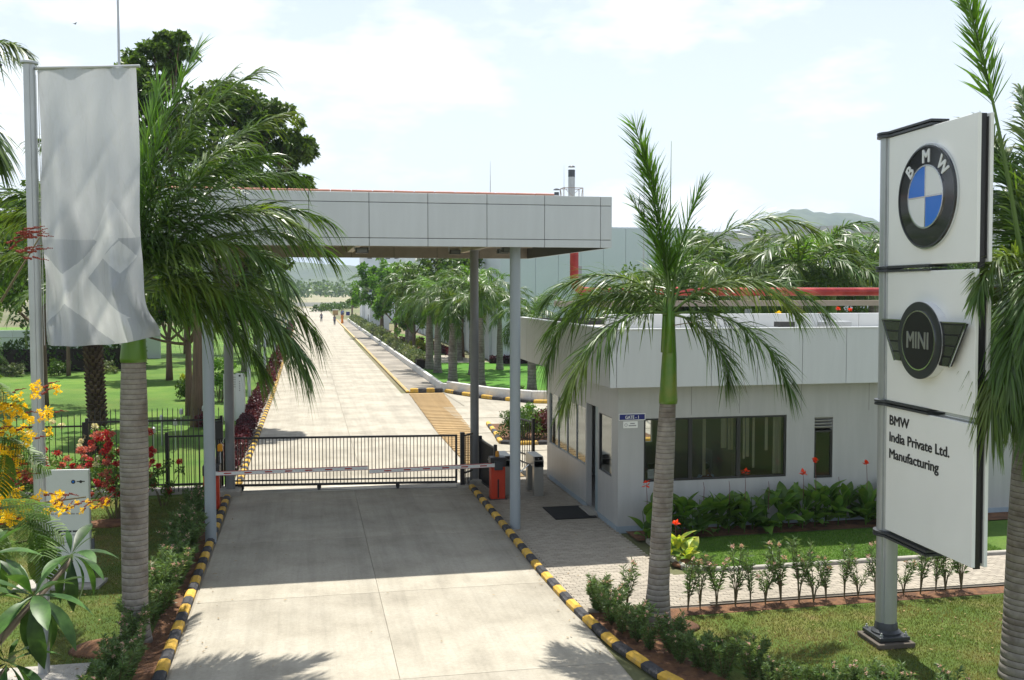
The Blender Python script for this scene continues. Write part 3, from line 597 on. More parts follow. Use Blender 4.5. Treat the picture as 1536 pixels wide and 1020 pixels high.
# ------------------------------------------------------------------ boom barriers
def boom(loc, sgn, L, lab, ztip):
    t = thing('boom_barrier', lab, 'barrier', loc)
    MB().box(-.21,.21,-.16,.16,.04,.98).build('cabinet', ORANGE, t, bevel=.015)
    for s in (-1,1): MB().box(-.022 ,.022,-.168,-.161,.08,.62).build('slot', BLACKM, t) if s == 1 else None
    MB().box(-.23,.23,-.18,.18,.98,1.26).build('head', mat('barrier_head', (.03,.028,.03), .4), t, bevel=.02)
    MB().box(-.26,.26,-.21,.21,0,.045).build('base_plate', DGREY, t)
    MB().box(-.12,.12,-.25,-.181,.90,1.16).build('arm_clamp', DGREY, t, bevel=.01)
    l = MB().lathe([(.055,0),(.06,.02),(.05,.14),(.03,.17)], 14, (0,0,1.26)).build('beacon', AMBER, t, smooth=True)
    a = MB().bar((.0,-.22,1.05),(sgn*L,-.22,ztip), .05, .10).build('arm', mat('arm_white', (.72,.72,.70), .4), t)
    RD = mat('arm_red', (.40,.015,.015), .4)
    MB().bar((sgn*.2,-.22,1.05+.054),(sgn*L,-.22,ztip+.054), .054, .012).build('edge_strip', RD, a)
    MB().bar((sgn*.2,-.22,1.05-.054),(sgn*L,-.22,ztip-.054), .054, .008).build('edge_strip', RD, a)
    n = int(L/.55)
    for k in range(n):
        s0 = .35+k*.55
        if s0+.2 > L: break
        z = 1.05+(ztip-1.05)*(s0+.1)/L; MB().box(sgn*s0 if sgn > 0 else -s0-.2, sgn*s0+.2 if sgn > 0 else -s0, -.2485, -.245, z-.017, z+.017).build('reflector', RD, a)
    return t
boom((5.42,28.45,.03), -1, 3.72, 'red boom barrier cabinet with black head beside the front right column', 1.0)
boom((-2.62,28.7,.03), 1, 4.30, 'red boom barrier cabinet mostly hidden by the front left column', 1.06)
t = thing('bracket_flag', 'small yellow plastic hood on a stalk beside the left barrier', 'lamp', (-2.45,28.9,1.3))
piece('hood', AMBER, t, (-2.4,29.0,1.72), (.14,.14,.22), ch=.03); piece('stalk', ALU, t, (-2.4,29.0,1.45), (.03,.03,.34)); piece('aerial', ALU, t, (-2.33,29.0,1.9), (.012,.012,.22), rot=(0,R(30),0))
t = thing('keypad_box', 'open black control box on a post beside the rear left column', 'control box', (-2.6, 30.4, 0))
piece('post', BLACKM, t, (-2.62,30.6,.9), (.08,.08,1.8)); piece('frame', BLACKM, t, (-2.62,30.5,2.0), (.32,.2,.55), rot=(0,0,.3), ch=.02)
# turnstiles: portal-shaped housings
TS = mat('brushed_steel', (.33,.325,.30), .35, metal=.5, var=.05)
def turnstile(x, y, lab):
    t = thing('turnstile', lab, 'turnstile', (x,y,.06), group='turnstiles')
    W_, D, H = .28, 1.15, 1.16
    MB().box(-W_/2,W_/2,0,.24,0,H-.1).build('front_leg', TS, t, bevel=.01); MB().box(-W_/2,W_/2,D-.24,D,0,H-.1).build('rear_leg', TS, t, bevel=.01)
    prof = [(-.0,H-.3),(-.0,H-.12),(.10,H),(D-.10,H),(D,H-.12),(D,H-.3)]
    vs = [(s*(W_/2+.01), y_, z_) for s in (-1,1) for y_, z_ in prof]; n = len(prof)
    MB().add(vs, [tuple(range(n)), tuple(reversed(range(n,2*n)))]+[(i,n+i,n+(i+1)%n,(i+1)%n) for i in range(n)]).build('top_housing', TS, t)
    MB().add([(-W_/2+.03,.004,H-.115),(W_/2-.03,.004,H-.115),(W_/2-.03,.088,H-.01),(-W_/2+.03,.088,H-.01)], [(0,1,2,3)]).build('display_panel', BLACK, t).location.z = .006
    MB().ell((0,.04,H-.06),(.02,.02,.02)).build('indicator', mat('indicator_grey', (.2,.2,.2), .3), t)
    for k in range(3):
        a = k*2.094+.5; MB().tube([(-W_/2-.02,D/2,H-.3),(-W_/2-.30,D/2+.22*math.cos(a),H-.3+.22*math.sin(a))], .018, 8).build('arm', CHROME, t, smooth=True)
    return t
turnstile(6.68, 28.5, 'portal shaped grey steel turnstile standing beside the gatehouse wall')
turnstile(5.78, 28.8, 'grey steel turnstile partly hidden behind the front right column')
# ------------------------------------------------------------------ sign pylon
sp = thing('sign_pylon', 'tall three-panel white sign on a grey pole, round emblem on top, winged emblem below', 'sign', (9.86,15.5,.03), R(-93))
sp.rotation_euler = (Matrix.Rotation(R(-.45), 3, Vector((.55,.83,0))) @ Matrix.Rotation(R(-93), 3, 'Z')).to_euler()
LOT = lambda nm, mb, m, par=sp, **k: mb.build(nm, m, par, **k)
LOT('footing', MB().box(-.38,.38,-.34,.34,0,.09), mat('footing_dark', (.10,.085,.07), .9, var=.2, bump=.4), bevel=.015)
bp = LOT('base_plate', MB().box(-.31,.31,-.28,.28,.11,.18), DGREY, bevel=.012)
for sx_ in (-1,1):
    for sy in (-1,1):
        MB().lathe([(.028,.18),(.028,.215),(.016,.216),(.016,.25)], 6, (sx_*.255,sy*.225,0)).build('bolt', ALU, bp)
LOT('flange', MB().lathe([(.25,.18),(.25,.21),(.20,.25),(.185,.36),(.18,.37)], 32), DGREY, smooth=True)
# extruded pole with grooves
pts = []
for k in range(48):
    a = 2*math.pi*k/48; r = .175; 
    if k % 12 in (5,6): r = .150
    pts.append((r*1.02*math.cos(a), r*math.sin(a)))
LOT('pole', MB().prism(pts, .30, 8.78), ALU)
ZP = [(8.70,6.54),(6.44,4.26),(4.16,2.03)]
for i, (zt, zb) in enumerate(ZP):
    for s in (-1, 1):
        c = .098*s
        p = LOT('panel', MB().box(.155,2.62,c-.028,c+.028,zb,zt), SIGNW, bevel=.008)
        LOT('panel_back', MB().box(.20,2.58,c-s*.030-.008,c-s*.030+.008,zb+.05,zt-.05), DARKGAP)
LOT('end_strip', MB().box(2.53,2.56,-.05,.05,1.99,8.70), BLACKM)
for z in (8.76, 6.49, 4.21, 1.94):
    b = MB().lathe([(.20,z-.05),(.235,z-.045),(.235,z-.01),(.205,z-.005),(.205,z+.005),(.235,z+.01),(.235,z+.045),(.20,z+.05)], 32)
    for dz in (-.032,.028): b.box(.1,1.45,-.155,.155,z+dz-.018,z+dz+.018)
    LOT('collar', b, DGREY)
BL_ = mat('emblem_blue', (.02,.16,.62), .25, coat=.4); EW = mat('emblem_silver_white', (.70,.72,.72), .25, coat=.3)
yf = -.128
def disc(b, cx, cz, r, y0, y1, n=64, mi=0, rin=0., a0=0., a1=2*math.pi):
    ks = np.linspace(a0, a1, n+1); full = abs(a1-a0-2*math.pi) < 1e-6
    if rin == 0 and full:
        vs = [(cx+r*math.cos(a), y, cz+r*math.sin(a)) for y in (y0,y1) for a in ks[:-1]]
        return b.add(vs, [tuple(range(n)), tuple(reversed(range(n,2*n)))]+[(i,n+i,n+(i+1)%n,(i+1)%n) for i in range(n)], mi)
    for i in range(n):
        a, c = ks[i], ks[i+1]; P = [(cx+q*math.cos(t), y, cz+q*math.sin(t)) for y in (y0,y1) for q, t in ((rin,a),(r,a),(r,c),(rin,c))]
        fs = [(0,1,2,3),(7,6,5,4),(1,5,6,2),(0,3,7,4)]
        if not full and i == 0: fs.append((0,4,5,1))
        if not full and i == n-1: fs.append((3,2,6,7))
        b.add(P, fs, mi)
    return b
CX, CZ = 1.37, 7.60
em = LOT('roundel', disc(MB(), CX, CZ, .80, yf-.05, yf), BLACK)
disc(MB(), CX, CZ, .825, yf-.04, yf-.001, rin=.80).build('rim', CHROME, em)
disc(MB(), CX, CZ, .80, yf-.062, yf-.050, rin=.775).build('rim', DGREY, em)
for q in range(4): disc(MB(), CX, CZ, .475, yf-.062, yf-.051, n=16, rin=.012, a0=q*math.pi/2+.02, a1=(q+1)*math.pi/2-.02).build('quadrant', BL_ if q in (1,3) else EW, em)
disc(MB(), CX, CZ, .50, yf-.070, yf-.051, rin=.475).build('inner_ring', CHROME, em)
MB().box(CX-.475,CX+.475,yf-.068,yf-.0625,CZ-.012,CZ+.012).box(CX-.012,CX+.012,yf-.069,yf-.0628,CZ-.475,CZ+.475).build('cross_bar', CHROME, em)
for ch_, an in (('B',47),('M',0),('W',-47)):
    a = R(an); r = .535; me = text_mesh('letter', ch_, .29, EW, depth=.006, bold=.010, sx=1.0, align='CENTER')
    o = bpy.data.objects.new('letter', me); col.objects.link(o); o.parent = em; o.location = (CX-r*math.sin(a), yf-.056, CZ+r*math.cos(a)); o.rotation_euler = Euler((R(90), -a, 0), 'XYZ') if False else (Matrix.Rotation(-a, 3, 'Y') @ Matrix.Rotation(R(90), 3, 'X')).to_euler()
CX, CZ = 1.40, 5.34
me_ = LOT('winged_emblem', disc(MB(), CX, CZ, .60, yf-.14, yf), mat('emblem_side_white', (.7,.72,.74), .3))
disc(MB(), CX, CZ, .61, yf-.165, yf-.141).build('ring', mat('emblem_grey', (.06,.065,.07), .3, metal=.5), me_)
disc(MB(), CX, CZ, .475, yf-.180, yf-.166, rin=.455).build('inner_ring', CHROME, me_)
disc(MB(), CX, CZ, .455, yf-.175, yf-.166).build('centre', mat('emblem_black', (.01,.01,.011), .38), me_)
text('letter', 'MINI', .38, mat('letter_steel', (.5,.5,.5), .3, metal=.8), me_, (CX, yf-.182, CZ-.125), (R(90),0,0), align='CENTER', bold=.006, sx=.84, depth=.005)
WG = mat('wing_dark', (.035,.035,.036), .3, metal=.4)
for s in (-1,1):
    wv = [(.5,.30),(1.17,.30),(.77,-.36),(.5,-.36)]
    vs = [(CX+s*x, y_, CZ+z) for y_ in (yf-.12,yf-.07) for x, z in wv]
    w1 = MB().add(vs, [(0,1,2,3),(7,6,5,4)]+[(i,4+i,4+(i+1)%4,(i+1)%4) for i in range(4)]).build('wing', WG, me_)
    for k in range(4):
        zt = .27-k*.165; zb = zt-.135; xo = lambda z: 1.155-(.30-z)*.606
        vs = [(CX+s*x, y_, CZ+z) for y_ in (yf-.128,yf-.121) for x, z in ((.60,zt),(xo(zt)-.02,zt),(xo(zb)-.02,zb),(.60,zb))]
        MB().add(vs, [(0,1,2,3),(7,6,5,4)]+[(i,4+i,4+(i+1)%4,(i+1)%4) for i in range(4)]).build('feather', mat('wing_steel', (.22,.22,.22), .22, metal=.9), w1)
    MB().bar((CX+s*.45,yf-.125,CZ+.305),(CX+s*1.19,yf-.125,CZ+.305),.012,.02).bar((CX+s*1.19,yf-.125,CZ+.305),(CX+s*.78,yf-.125,CZ-.37),.012,.02).build('wing_edge', CHROME, w1)
for k, s_ in enumerate(('BMW','India Private Ltd.','Manufacturing')):
    text('lettering', s_, .228, PRINT, sp, (.26, yf-.002, 4.16-.30-k*.285), (R(90),0,0), bold=.0085, sx=1.14, depth=.0015)
# ------------------------------------------------------------------ information boards
def board(name, loc, rz, wd, ht, lab, lines=None, slab=True):
    t = thing(name, lab, 'sign', loc, rz)
    if slab: MB().box(-.45,wd+.25,-.32,.32,-.02,.05).build('footing', CONC, t, bevel=.01)
    MB().box(0,wd,-.03,.03,.06,ht).build('panel', mat('board_white', (.60,.62,.61), .4, var=.03), t, bevel=.006); MB().box(wd+.001,wd+.02,-.032,.032,.06,ht).build('edge_trim', ALU, t)
    return t
ib = board('information_board', (-5.43,21.95,.04), R(-6), 1.0, 2.42, 'white information board with black print standing on a concrete slab behind the flagpole')
text('lettering', 'Plant Chennai', .085, PRINT, ib, (.12,-.034,1.60), (R(90),0,0), bold=.0025, depth=.001)
GP = MC['print_grey']
def prints(par, rows, x0, y, m):
    for z, segs, h in rows:
        b = MB(); x = x0
        for s_ in segs: b.box(x, x+s_, y-.0015, y, z, z+h); x += s_+.022
        b.build('print_line', m, par)
prints(ib, [(1.49,(.10,.06,.14,.09,.12,.08),.028)], .12, -.0315, GP)
prints(ib, [(1.12,(.20,.12,.16,.10,.14),.036)], .12, -.0315, PRINT)
prints(ib, [(1.05,(.11,.15,.07,.12,.1,.08),.026),(.98,(.13,.09,.1),.026),(.90,(.16,.1,.12,.07),.026),(.83,(.12,.08,.14),.026)], .12, -.0315, MC['print_grey'])
em2 = MB(); disc(em2, .70, 2.17, .042, -.036, -.031, 20); em2.build('round_emblem', PRINT, ib); disc(MB(), .70, 2.17, .022, -.038, -.0365, 16).build('emblem_centre', BL_, ib)
MB().box(.77,.93,-.034,-.031,2.165,2.185).build('wing_emblem', PRINT, ib); disc(MB(), .85, 2.17, .03, -.038, -.0345, 16).build('wing_emblem_disc', PRINT, ib)
tag(MB().lathe([(.05,0),(.05,.02),(.03,.025),(.03,.95),(.02,.97)], 16, (0,0,0)).build('bollard_light', DGREY, None, loc=(-4.36,21.75,.06), smooth=True), 'thin dark bollard post at the right edge of the information board', 'bollard')
b2 = board('information_board', (-3.75,47.6,.03), R(-14), .98, 2.2, 'pale sign board with lines of print beyond the gate, between the two left columns', slab=False)
prints(b2, [(2.05-k*.11,(.12,.16,.1,.14),.05) for k in range(5)], .1, -.0315, GP)
b3 = board('information_board', (-3.12,46.3,.03), R(-8), .36, 2.35, 'narrow white totem sign beyond the gate, just right of the rear left column', slab=False)
prints(b3, [(2.2,(.08,),.08)], .14, -.0315, PRINT); prints(b3, [(1.95-k*.1,(.05,),.06) for k in range(5)], .15, -.0315, GP)
# ------------------------------------------------------------------ flagpole and flag
fp = thing('flagpole', 'tall grey aluminium flagpole at the left edge carrying the big silver flag', 'flagpole', (-4.16,16.88,0))
MB().box(-.75,.65,-.42,.32,.0,.06).build('footing', CONC, fp, bevel=.01)
pts = []
for k in range(40):
    a = 2*math.pi*k/40; r = .088*(.86 if k % 10 in (2,3) else 1); pts.append((r*math.cos(a), r*math.sin(a)))
MB().prism(pts, .06, 9.66).build('pole', ALU, fp); MB().lathe([(.11,9.66),(.13,9.67),(.13,9.70),(.02,9.73)], 24).build('cap', ALU, fp, smooth=True)
MB().tube([(.09,-.01,9.60),(1.66,-.22,9.66)], .025, 10).build('boom', ALU, fp, smooth=True)
MB().tube([(.10,-.02,9.5),(.105,-.02,.9)], .004, 5).build('halyard', mat('rope', (.5,.5,.48), .8), fp)
def flag():
    nu, nv = 150, 380; U, Vv = np.meshgrid(np.linspace(0,1,nu), np.linspace(0,1,nv)); 
    wd = 1.47+.05*Vv+.14*np.clip((Vv-.8)/.2,0,1)**2*np.sin(U*3.14/2)
    x = .13+U*wd; z = 9.60+.05*U-4.30*Vv-.03*np.sin(U*math.pi)*Vv
    amp = .028+.13*Vv**.9
    y = -.04-.16*U + .012*np.sin(U*22+Vv*1.5)+ amp*(np.sin(U*13+Vv*2.5+1.2*np.sin(Vv*4))+.5*np.sin(U*26-Vv*5+2)*.6)+.05*Vv*np.sin(U*5+Vv*8+1)+.06*np.sin(U*8-Vv*16+2*np.sin(U*5))*Vv+.030*np.sin(U*17+Vv*11)*np.clip(Vv-.25,0,1)+.012*np.sin(U*31+Vv*20)*Vv
    d = np.abs((U*.8+Vv*1.4)%0.38-.19); y += -.05*Vv*np.exp(-(d/.05)**2)+.035*np.sin((U*1.2-Vv*1.1)*21+1.5*np.sin(Vv*7))*np.clip((Vv-.35)*1.5,0,1)
    x += .02*np.sin(Vv*9)*Vv; x += -.10*np.exp(-((Vv-.97)/.05)**2)*0
    # billow at the lower right corner
    k = np.exp(-((U-1)/.25)**2-((Vv-.97)/.07)**2); x += .10*k; z += .10*k; y += -.12*k
    P = np.stack([x,y,z],-1).reshape(-1,3); i = np.arange(nu*nv).reshape(nv,nu); F = np.stack([i[:-1,:-1],i[1:,:-1],i[1:,1:],i[:-1,1:]],-1).reshape(-1,4)
    # printed pattern: two greys in big diagonal lozenges over the lower part
    uc = ((U[:-1,:-1]+U[1:,1:])/2).ravel(); vc = ((Vv[:-1,:-1]+Vv[1:,1:])/2).ravel()*2.85
    mi = np.zeros(len(F), int)
    return P, F, uc, vc
P, F, uc, vc = flag()
def flag_mat():
    m = bpy.data.materials.new('flag_cloth'); m.use_nodes = True; nt = m.node_tree; nt.nodes.clear(); N = nt.nodes.new; K = nt.links.new
    o = N('ShaderNodeOutputMaterial'); b = N('ShaderNodeBsdfPrincipled'); b.inputs['Roughness'].default_value = .38; b.inputs['Specular IOR Level'].default_value = .5; b.inputs['Sheen Weight'].default_value = .2
    a = N('ShaderNodeAttribute'); a.attribute_name = 'print'; x = N('ShaderNodeMix'); x.data_type = 'RGBA'; x.inputs[6].default_value = (.58,.60,.62,1); x.inputs[7].default_value = (.37,.395,.43,1); K(a.outputs['Fac'], x.inputs[0]); K(x.outputs[2], b.inputs['Base Color'])
    t = N('ShaderNodeBsdfTranslucent'); K(x.outputs[2], t.inputs[0]); s = N('ShaderNodeMixShader'); s.inputs[0].default_value = .36; K(b.outputs[0], s.inputs[1]); K(t.outputs[0], s.inputs[2]); K(s.outputs[0], o.inputs[0])
    w = N('ShaderNodeTexNoise'); w.inputs['Scale'].default_value = 5; w.inputs['Detail'].default_value = 5; w.inputs['Distortion'].default_value = 1.2; tcn = N('ShaderNodeTexCoord'); mp = N('ShaderNodeMapping'); mp.inputs['Scale'].default_value = (1.5,1,.38); mp.inputs['Rotation'].default_value = (0,.35,0); K(tcn.outputs['Object'], mp.inputs[0]); K(mp.outputs[0], w.inputs[0]); u = N('ShaderNodeBump'); u.inputs['Strength'].default_value = .55; u.inputs['Distance'].default_value = .08; K(w.outputs[0], u.inputs['Height']); K(u.outputs[0], b.inputs['Normal'])
    return m
fl = thing('flag', 'large silver-grey banner flag with paler diagonal bands hanging from the flagpole', 'flag', (-4.16,16.88,0))
fo = nobj('cloth', P, F, flag_mat(), fl, smooth=True)
U = uc; Z = vc
def tri(u, v):  # distance-type tests in flag units (width 1, height 2.85)
    pr = np.zeros(len(u))
    f = lambda cond: np.where(cond, 1., 0.)
    a = f((v < 1.75+ .0*u))*.35
    low = v >= 1.75
    k1 = (np.abs(u-.22)+np.abs(v-1.78) < .33)
    k2 = (np.abs(u-.92)*1.0+np.abs(v-2.15)*.85 < .48)
    k3 = (np.abs(u-.22)+np.abs(v-2.83) < .42)
    k4 = (v > 2.6) & (u > .80)
    k5 = (np.abs(u-.78)+np.abs(v-1.95) < .17)
    pr = np.where(low & (k1|k2|k3|k4), .95, np.where(low, .02, .45))
    pr = np.where(k5, .0, pr); pr = np.where(low, pr, .30+.25*np.clip(v/1.75,0,1)**2)
    # soft diagonal meeting between plain upper cloth and bands
    pr = np.where((v < 1.75) & (v > 1.35) & (np.abs(u-.72) < (v-1.35)*.55), .02, pr)
    return pr
at_ = fo.data.attributes.new('print', 'FLOAT', 'FACE'); at_.data.foreach_set('value', tri(U, Z).astype(np.float32))
MB().tube([(.13,-.03,9.60),(.13,-.03,5.3)], .006, 5).build('hem_cord', mat('rope', (.5,.5,.48)), fl)
MB().tube([(.12,-.05,9.605),(1.62,-.21,9.66)], .018, 8).build('top_hem', mat('flag_hem', (.5,.52,.54), .6), fl)
# a sliver of a second banner at the left edge of the view
f2 = thing('flag', 'purple banner corner on a thin arm at the far left edge of the view', 'flag', (-6.25,20,0))
MB().tube([(0,0,0.0),(0,0,10.3)], .07, 12).build('pole', ALU, f2, smooth=True); MB().tube([(0,0,10.22),(.86,0,10.27)], .02, 8).build('arm', DGREY, f2)
MB().add([(.06,0,10.2),(.78,.02,10.22),(.74,.05,9.9),(.60,.0,9.6),(.05,.03,9.4)], [(0,1,2,3,4)]).build('cloth', mat('purple_cloth', (.16,.03,.18), .7), f2)
# ------------------------------------------------------------------ palms
PF = mat('palm_leaf', (.062, .125, .020), .38, isl=.38, transl=.34, spec=.45, c2=(.11, .165, .028), c2s=.9, c2r=(.5, .62))
PFN = mat('palm_leaf_young', (.10, .215, .022), .38, isl=.3, transl=.38, spec=.5)
PFD = mat('palm_leaf_dry', (.16, .13, .05), .7, isl=.3, transl=.2)
RACH = mat('palm_rachis', (.10, .17, .035), .45)
SHAFT = mat('crownshaft', (.085, .185, .02), .32, var=.22, vs=2.5, streak=True, c2=(.16,.20,.03), c2s=2, c2r=(.5,.7))
TRK = mat('palm_trunk', (.235, .215, .190), .85, var=.22, vs=7, bump=.6, bs=45, c2=(.15, .125, .105), c2s=2.2, c2r=(.48,.66))
TRKD = mat('palm_trunk_ring', (.085, .070, .058), .9, var=.5, vs=12)
def frond(az, e0, e1, L, n=80, ll=.72, lw=.034, plume=32, drop=.38, b=(64, 20), p=1.25, azd=0, base=(0,0,0), segs=3, r0=.034, nude=.12):
    S = 26; s = np.linspace(0, 1, S+1); e = np.radians(e0+(e1-e0)*s**p); a = np.radians(az+azd*s)
    T = np.stack([np.cos(e)*np.cos(a), np.cos(e)*np.sin(a), np.sin(e)], -1); P = np.concatenate([[np.zeros(3)], np.cumsum((T[:-1]+T[1:])/2*L/S, 0)])+np.array(base)
    V_ = []; F_ = []; nb = 0
    t = nude+(1-nude)*(np.arange(n)+rng.random(n)*.7)/n; t = np.clip(t, 0, .998)
    I = lambda A: np.stack([np.interp(t, s, A[:, k]) for k in range(3)], -1)
    p0 = I(P); tt = unit(I(T)); aa = np.interp(t, s, a); side = np.stack([np.sin(aa), -np.cos(aa), 0*aa], -1); up = unit(np.cross(side, tt)); fs = []
    vs = []
    for sg in (-1, 1):
        bb = np.radians(b[0]+(b[1]-b[0])*t+rng.normal(size=n)*5); c = np.radians(rng.normal(size=n)*plume+6)
        d = tt*np.cos(bb)[:, None]+(sg*side*np.cos(c)[:, None]+up*np.sin(c)[:, None])*np.sin(bb)[:, None]
        l = ll*(.5+.5*np.sin(np.pi*np.clip(t*.82+.12, 0, 1)))*(.82+.3*rng.random(n)); dr = drop*(.6+.8*rng.random(n))
        wv = unit(np.cross(d, up+rng.normal(size=(n, 3))*.35)); 
        for j in range(segs+1):
            u = j/segs; q = p0+d*(l*u)[:, None]*(1-.12*u*dr[:, None])+np.array([0, 0, -1.])*(dr*l*u*u)[:, None]; wj = lw*(.6, 1., .72, .06)[j]*(.8+.4*rng.random(n)) if segs == 3 else lw*(.9, .8, .06)[j]*np.ones(n)
            vs.append((sg, j, q-wv*wj[:, None]/2, q+wv*wj[:, None]/2))
    Vs = []; Fs = []; base_i = 0
    for sg in (-1, 1):
        X = [v for v in vs if v[0] == sg]; A = np.stack([np.stack([v[2], v[3]], 1) for v in X], 1)  # n, segs+1, 2, 3
        Vs.append(A.reshape(-1, 3)); st = base_i+np.arange(n)*(segs+1)*2
        for j in range(segs): Fs.append(np.stack([st+2*j, st+2*j+1, st+2*j+3, st+2*j+2], -1))
        base_i += n*(segs+1)*2
    V = np.concatenate(Vs); F = np.concatenate(Fs)
    # rachis: thin four-sided tapering rod
    k = 4; sd = np.stack([np.sin(a), -np.cos(a), 0*a], -1); uu = np.cross(sd, T); rr = (r0*(1-.88*s)+.003)[:, None]
    ring = np.stack([P+sd*rr, P+uu*rr*.7, P-sd*rr, P-uu*rr*.7], 1).reshape(-1, 3); i = np.arange(S)
    RF = np.concatenate([np.stack([i*k+q, i*k+(q+1)%k, (i+1)*k+(q+1)%k, (i+1)*k+q], -1) for q in range(k)])
    mi = np.concatenate([np.zeros(len(F), int), np.ones(len(RF), int)])
    return np.concatenate([V, ring]), np.concatenate([F, RF+len(V)]), mi
def add_frond(par, m=None, **k):
    V, F, mi = frond(**k); return nobj('frond', V, F, [m or PF, RACH], par, mi)
def royal_trunk(par, h, prof, lean=(0,0), step=.085, n=28):
    """prof: list of (z fraction, radius)"""
    z = 0; P = []; M = []; zs, rs = zip(*prof)
    while z < h:
        st = step*rnd.uniform(.75,1.3)*(1.25 if z/h < .45 else 1); r = float(np.interp(z/h, zs, rs)); r2 = float(np.interp(min(1,(z+st)/h), zs, rs))
        P += [(r,z),(r2,z+st*.84),(r2*.984,z+st*.88),(r2*.984,z+st*.97)]; M += [0,0,1,0]; z += st
    P = P[:-2]; M = M[:len(P)-1]
    o = MB().lathe(P, n, mis=M, lean=lean).build('trunk', [TRK, TRKD], par, smooth='all'); return z
def shaft(par, z0, z1, r0, r1, c=(0,0), lean=(0,0)):
    prof = [(r0*1.06,z0-.02),(r0*1.1,z0+.05),(r0,z0+.25),(r0*.86,z0+(z1-z0)*.5),(r1*1.05,z0+(z1-z0)*.85),(r1,z1)]
    b = MB().lathe(prof, 20, (c[0],c[1],0), lean=lean); 
    for k in range(3):
        a = k*2.1+.4; b.tube([(c[0]+r0*.5*math.cos(a),c[1]+r0*.5*math.sin(a),z0+(z1-z0)*.55),(c[0]+r1*.8*math.cos(a),c[1]+r1*.8*math.sin(a),z1+.25)], [r0*.45, r1*.45], 8)
    return b.build('crownshaft', SHAFT, par, smooth='all')
SA = -11.64   # azimuth of the picture's right-hand direction
# middle palm -------------------------------------------------------------
pm = thing('royal_palm', 'royal palm standing before the gatehouse windows, with bright green shaft and tall upright new leaf', 'palm tree', (6.22,17.1,.03), group='royal palms')
h = royal_trunk(pm, 4.10, [(0,.30),(.05,.25),(.18,.20),(.35,.188),(.6,.182),(.85,.165),(1,.145)], lean=(.045,.0))
cx = .19; shaft(pm, 4.10, 5.75, .155, .085, (cx,0), (.02,0)); B = (cx+.03, 0, 5.68)
for a, e0, e1, L, kw in [
    (SA+8, 74, -30, 3.6, dict(p=1.35)), (SA+176, 62, -50, 2.7, dict(p=1.0)),            # right, high arch
    (SA-14, 50, -50, 3.1, dict(p=1.0)),
    (SA-30, 18, -72, 2.75, dict(p=.9, drop=.5)),      # right, drooping in front
    (SA+172, 52, -88, 3.1, dict(p=.85, drop=.5)),    # left, drooping
    (SA+205, 20, -78, 2.9, dict(p=.8, drop=.45)),    # left, lower
    (SA+20, 44, -50, 3.1, dict(p=1.1)), 
    (SA+95, 50, -40, 2.9, {}), (SA+65, 70, -15, 3.0, {}), (SA+130, 40, -50, 2.8, {}),
    (SA+160, 35, -60, 2.6, {}), (SA-8, 5, -85, 1.7, dict(p=.7)),
    ]:
    add_frond(pm, az=a, e0=e0, e1=e1, L=L, base=B, n=112, ll=.76, lw=.027, **kw)
add_frond(pm, PFN, az=SA+165, e0=84, e1=73, L=3.45, base=B, n=130, ll=.78, b=(42,26), plume=70, drop=.10, r0=.04, nude=.16)
add_frond(pm, PFN, az=SA+190, e0=87, e1=70, L=3.0, base=B, n=100, ll=.72, b=(42,24), plume=70, drop=.12, r0=.04, nude=.2)
add_frond(pm, PFN, az=SA+10, e0=86, e1=64, L=2.4, base=B, n=60, ll=.6, b=(34,16), plume=60, drop=.08, nude=.2)
add_frond(pm, PFN, az=SA+185, e0=84, e1=55, L=2.2, base=B, n=50, ll=.55, b=(40,18), plume=50, drop=.15, nude=.35)
MB().tube([(cx+.0,0.02,5.4),(cx+.02,.02,7.3),(cx+.03,.02,8.8)], [.022,.012,.004], 6).build('spear_leaf', RACH, pm, smooth='all')
MB().tube([(cx+.05,-.1,5.5),(cx+.5,-.5,5.6),(cx+1.1,-.55,4.9),(cx+1.3,-.5,4.3)], [.01,.006,.004,.003], 5).build('dry_strand', PFD, pm)
# left palm ----------------------------------------------------------------
pl_ = thing('royal_palm', 'large royal palm behind the silver flag, ringed trunk in a bed of red soil', 'palm tree', (-2.97,18.1,.03), group='royal palms')
royal_trunk(pl_, 4.92, [(0,.29),(.05,.25),(.15,.215),(.4,.222),(.65,.238),(.85,.225),(1,.20)], lean=(.012,0))
shaft(pl_, 4.92, 6.25, .205, .12, (.06,0), (.02,0)); B = (.1,0,6.1)
for a, e0, e1, L, kw in [
    (SA+12, 80, 30, 4.6, dict(p=1.6)), (SA+30, 72, 20, 4.4, dict(p=1.4)), (SA+60, 74, 10, 4.2, {}),
    (SA+5, 72, -40, 3.7, dict(p=1.1)), (SA-10, 62, -54, 3.3, dict(p=1.0)),
    (SA+15, 35, -58, 3.5, dict(p=.9)), (SA-8, 24, -58, 3.5, dict(p=.85)), 
     (SA+22, 8, -66, 2.7, dict(p=.8)), (SA+85, 30, -50, 3.6, {}), (SA+120, 45, -40, 3.7, {}), (SA+110, 75, 5, 3.9, {}),
    (SA+18, 60, -25, 3.9, dict(p=1.2)), (SA+40, 68, -5, 4.1, {}), (SA+28, 48, -35, 3.9, {}), (SA+10, 20, -64, 3.4, dict(p=.85, drop=.8)), (SA+24, 84, 40, 4.3, dict(p=1.5, plume=50)), (SA+2, 78, 0, 3.6, dict(p=1.3)), (SA+165, 62, -30, 3.9, dict(p=1.1)), (SA+185, 40, -55, 3.7, {}), (SA+150, 78, 10, 4.0, {}), (SA+200, 70, -20, 3.4, {}),
    ]:
    add_frond(pl_, az=a, e0=e0, e1=e1, L=L, base=B, n=122, lw=.036, **dict(dict(ll=.9, drop=.55), **kw))
add_frond(pl_, PFN, az=SA+20, e0=86, e1=62, L=4.4, base=B, n=90, ll=.75, b=(38,18), plume=55, drop=.08, nude=.2)
